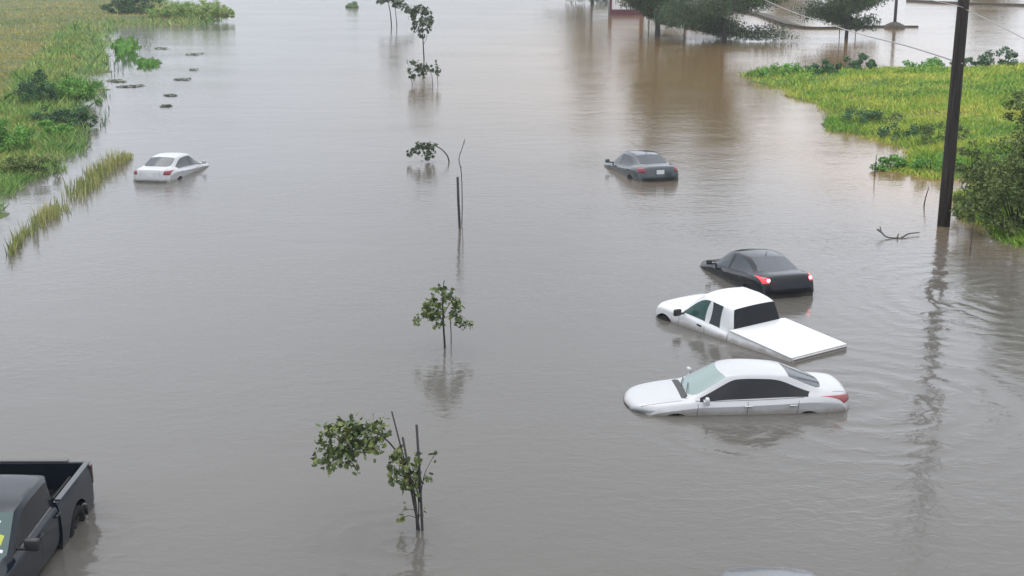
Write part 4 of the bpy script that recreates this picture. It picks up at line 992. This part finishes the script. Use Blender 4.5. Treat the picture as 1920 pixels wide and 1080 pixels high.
bm = bmesh.new(); bm_tube(bm, [(0, 0, 0), (0, 0, 1.1), (0, 0, 1.4), (0, 0, 1.62), (0, 0, 1.75)], [1.4, 1.25, 1.05, .6, .25], 20); from_bm('mound', bm, M_kerb, r, True)
for i, (a, b) in enumerate([(1574, 62), (1604, 62)]):
    c = P(a, b); bm = bmesh.new(); bm_tube(bm, [(0, 0, 0), (.02, 0, 2.6)], .05, 6); o = from_bm('tree_stake', bm, M_stake, None, True); o.location = (c.x, c.y, -.9)
    tag(o, ['left', 'right'][i]+' one of the two stakes beside the rounded tree trunk', 'stake', 'stakes tied to the young trees')
for a, b, hh_, rr, lb in ((1141, 37, 6, .10, 'pale slim post left of the framed signboard'), (1216, 62, 9, .08, 'pale slim post in front of the dark trunk by the signboard')):
    c = P(a, b); bm = bmesh.new(); bm_tube(bm, [(0, 0, 0), (0, 0, hh_/2), (0, 0, hh_)], [rr, rr, rr*.8], 10); o = from_bm('slim_post', bm, M_steel, None, True); o.location = (c.x, c.y, -1); tag(o, lb, 'post', 'pale posts by the signboard')
c = P(1173, 28); r = empty('framed_signboard', (c.x, c.y, -1)); tag(r, 'white signboard in a maroon frame at the top of the photo', 'sign')
s_ = S(28); M_mar = mat('maroon_frame', (.12, .025, .035), .6)
bm = bmesh.new()
bm_box(bm, (0, 0, 1.35), (66/s_, .5, .75)); bm_box(bm, (-2.15, 0, 3.2), (.4, .5, 2.9)); bm_box(bm, (2.15, 0, 3.2), (.4, .5, 2.9)); bm_box(bm, (0, 0, 4.85), (4.9, .5, .4))
from_bm('frame', bm, M_mar, r)
bm = bmesh.new(); bm_box(bm, (0, -.02, 3.2), (3.85, .3, 2.85), None, .02); from_bm('panel', bm, mat('sign_white', (.78, .78, .78), .5), r)

# small sticks and debris
def sticks(name, px, py, segs, label, rad=.02, m=M_twig, cat='stick', group=None):
    c = P(px, py); s = S(py); bm = bmesh.new()
    for sg in segs:
        q = crv([Vector((a*1.0/s, d, b/s)) for a, b, d in sg], 4); bm_tube(bm, q, [rad*(1-.6*i/len(q)) for i in range(len(q))], 6)
    o = from_bm(name, bm, m, None, True); o.location = (c.x, c.y, 0); tag(o, label, cat, group); return o
GS = 'sticks poking out round the right bank'
sticks('stick', 1640, 330, [[(0, -8, 0), (0, 18, 0), (1, 40, 0)]], 'upright dark stick at the water corner of the right bank', .03, M_stake, group=GS)
sticks('stick', 1732, 386, [[(0, -8, 0), (2, 14, 0), (7, 36, 0)]], 'leaning dark stick in the water left of the utility pole', .03, M_stake, group=GS)
sticks('stick', 1819, 478, [[(-1, -8, 0), (0, 30, 0), (1, 86, 0)]], 'thin tall stick in the water right of the utility pole foot', .018, M_stake, group=GS)
sticks('stick', 1541, 134, [[(0, -3, 0), (0, 10, 0), (0, 22, 0)]], 'short upright stick on the far shore of the right bank', .06, M_stake, group=GS)
sticks('stick', 1556, 134, [[(0, -3, 0), (-4, 12, 0), (-9, 26, 0)]], 'short leaning stick beside the upright one on the far shore', .06, M_stake, group=GS)
sticks('drift_branch', 1690, 447, [[(-42, 14, .3), (-36, 10, .2), (-28, 3, 0), (-12, 1, 0), (10, 0, 0), (30, -3, 0)], [(-36, 10, .2), (-35, 18, .4)], [(0, 1, 0), (20, 4, .4), (44, 4, .6)], [(-8, 1, 0), (-4, 8, .1)]], 'crooked bare branch drifting left of the utility pole', .035, M_twig, 'branch')
bm = bmesh.new(); c = P(662, 14)
bmesh.ops.create_icosphere(bm, subdivisions=3, radius=1)
for v in bm.verts:
    k = 1+.25*sin(v.co.x*5+v.co.y*3)+.15*sin(v.co.z*9); v.co = Vector((v.co.x*.95*k, v.co.y*.8*k, v.co.z*.75*k))
o = from_bm('drowned_shrub', bm, M_tree, None, True); o.location = (c.x, c.y, 0); tag(o, 'blurred small grey shrub top alone in far water left of the young trees', 'shrub')

# ------------------------------------------------------------------ haze
bm = bmesh.new(); bm_box(bm, (0, 330, 15), (900, 900, 34))
M_haze = bpy.data.materials.new('haze'); M_haze.use_nodes = True; t = M_haze.node_tree; t.nodes.clear()
vo = t.nodes.new('ShaderNodeVolumePrincipled'); vo.inputs['Color'].default_value = (.92, .95, .97, 1); vo.inputs['Density'].default_value = .00045; vo.inputs['Anisotropy'].default_value = .2
ou = t.nodes.new('ShaderNodeOutputMaterial'); t.links.new(vo.outputs[0], ou.inputs['Volume'])
o = from_bm('haze', bm, M_haze); tag(o, 'thin pale rain haze over the whole flood', 'haze', kind='stuff')
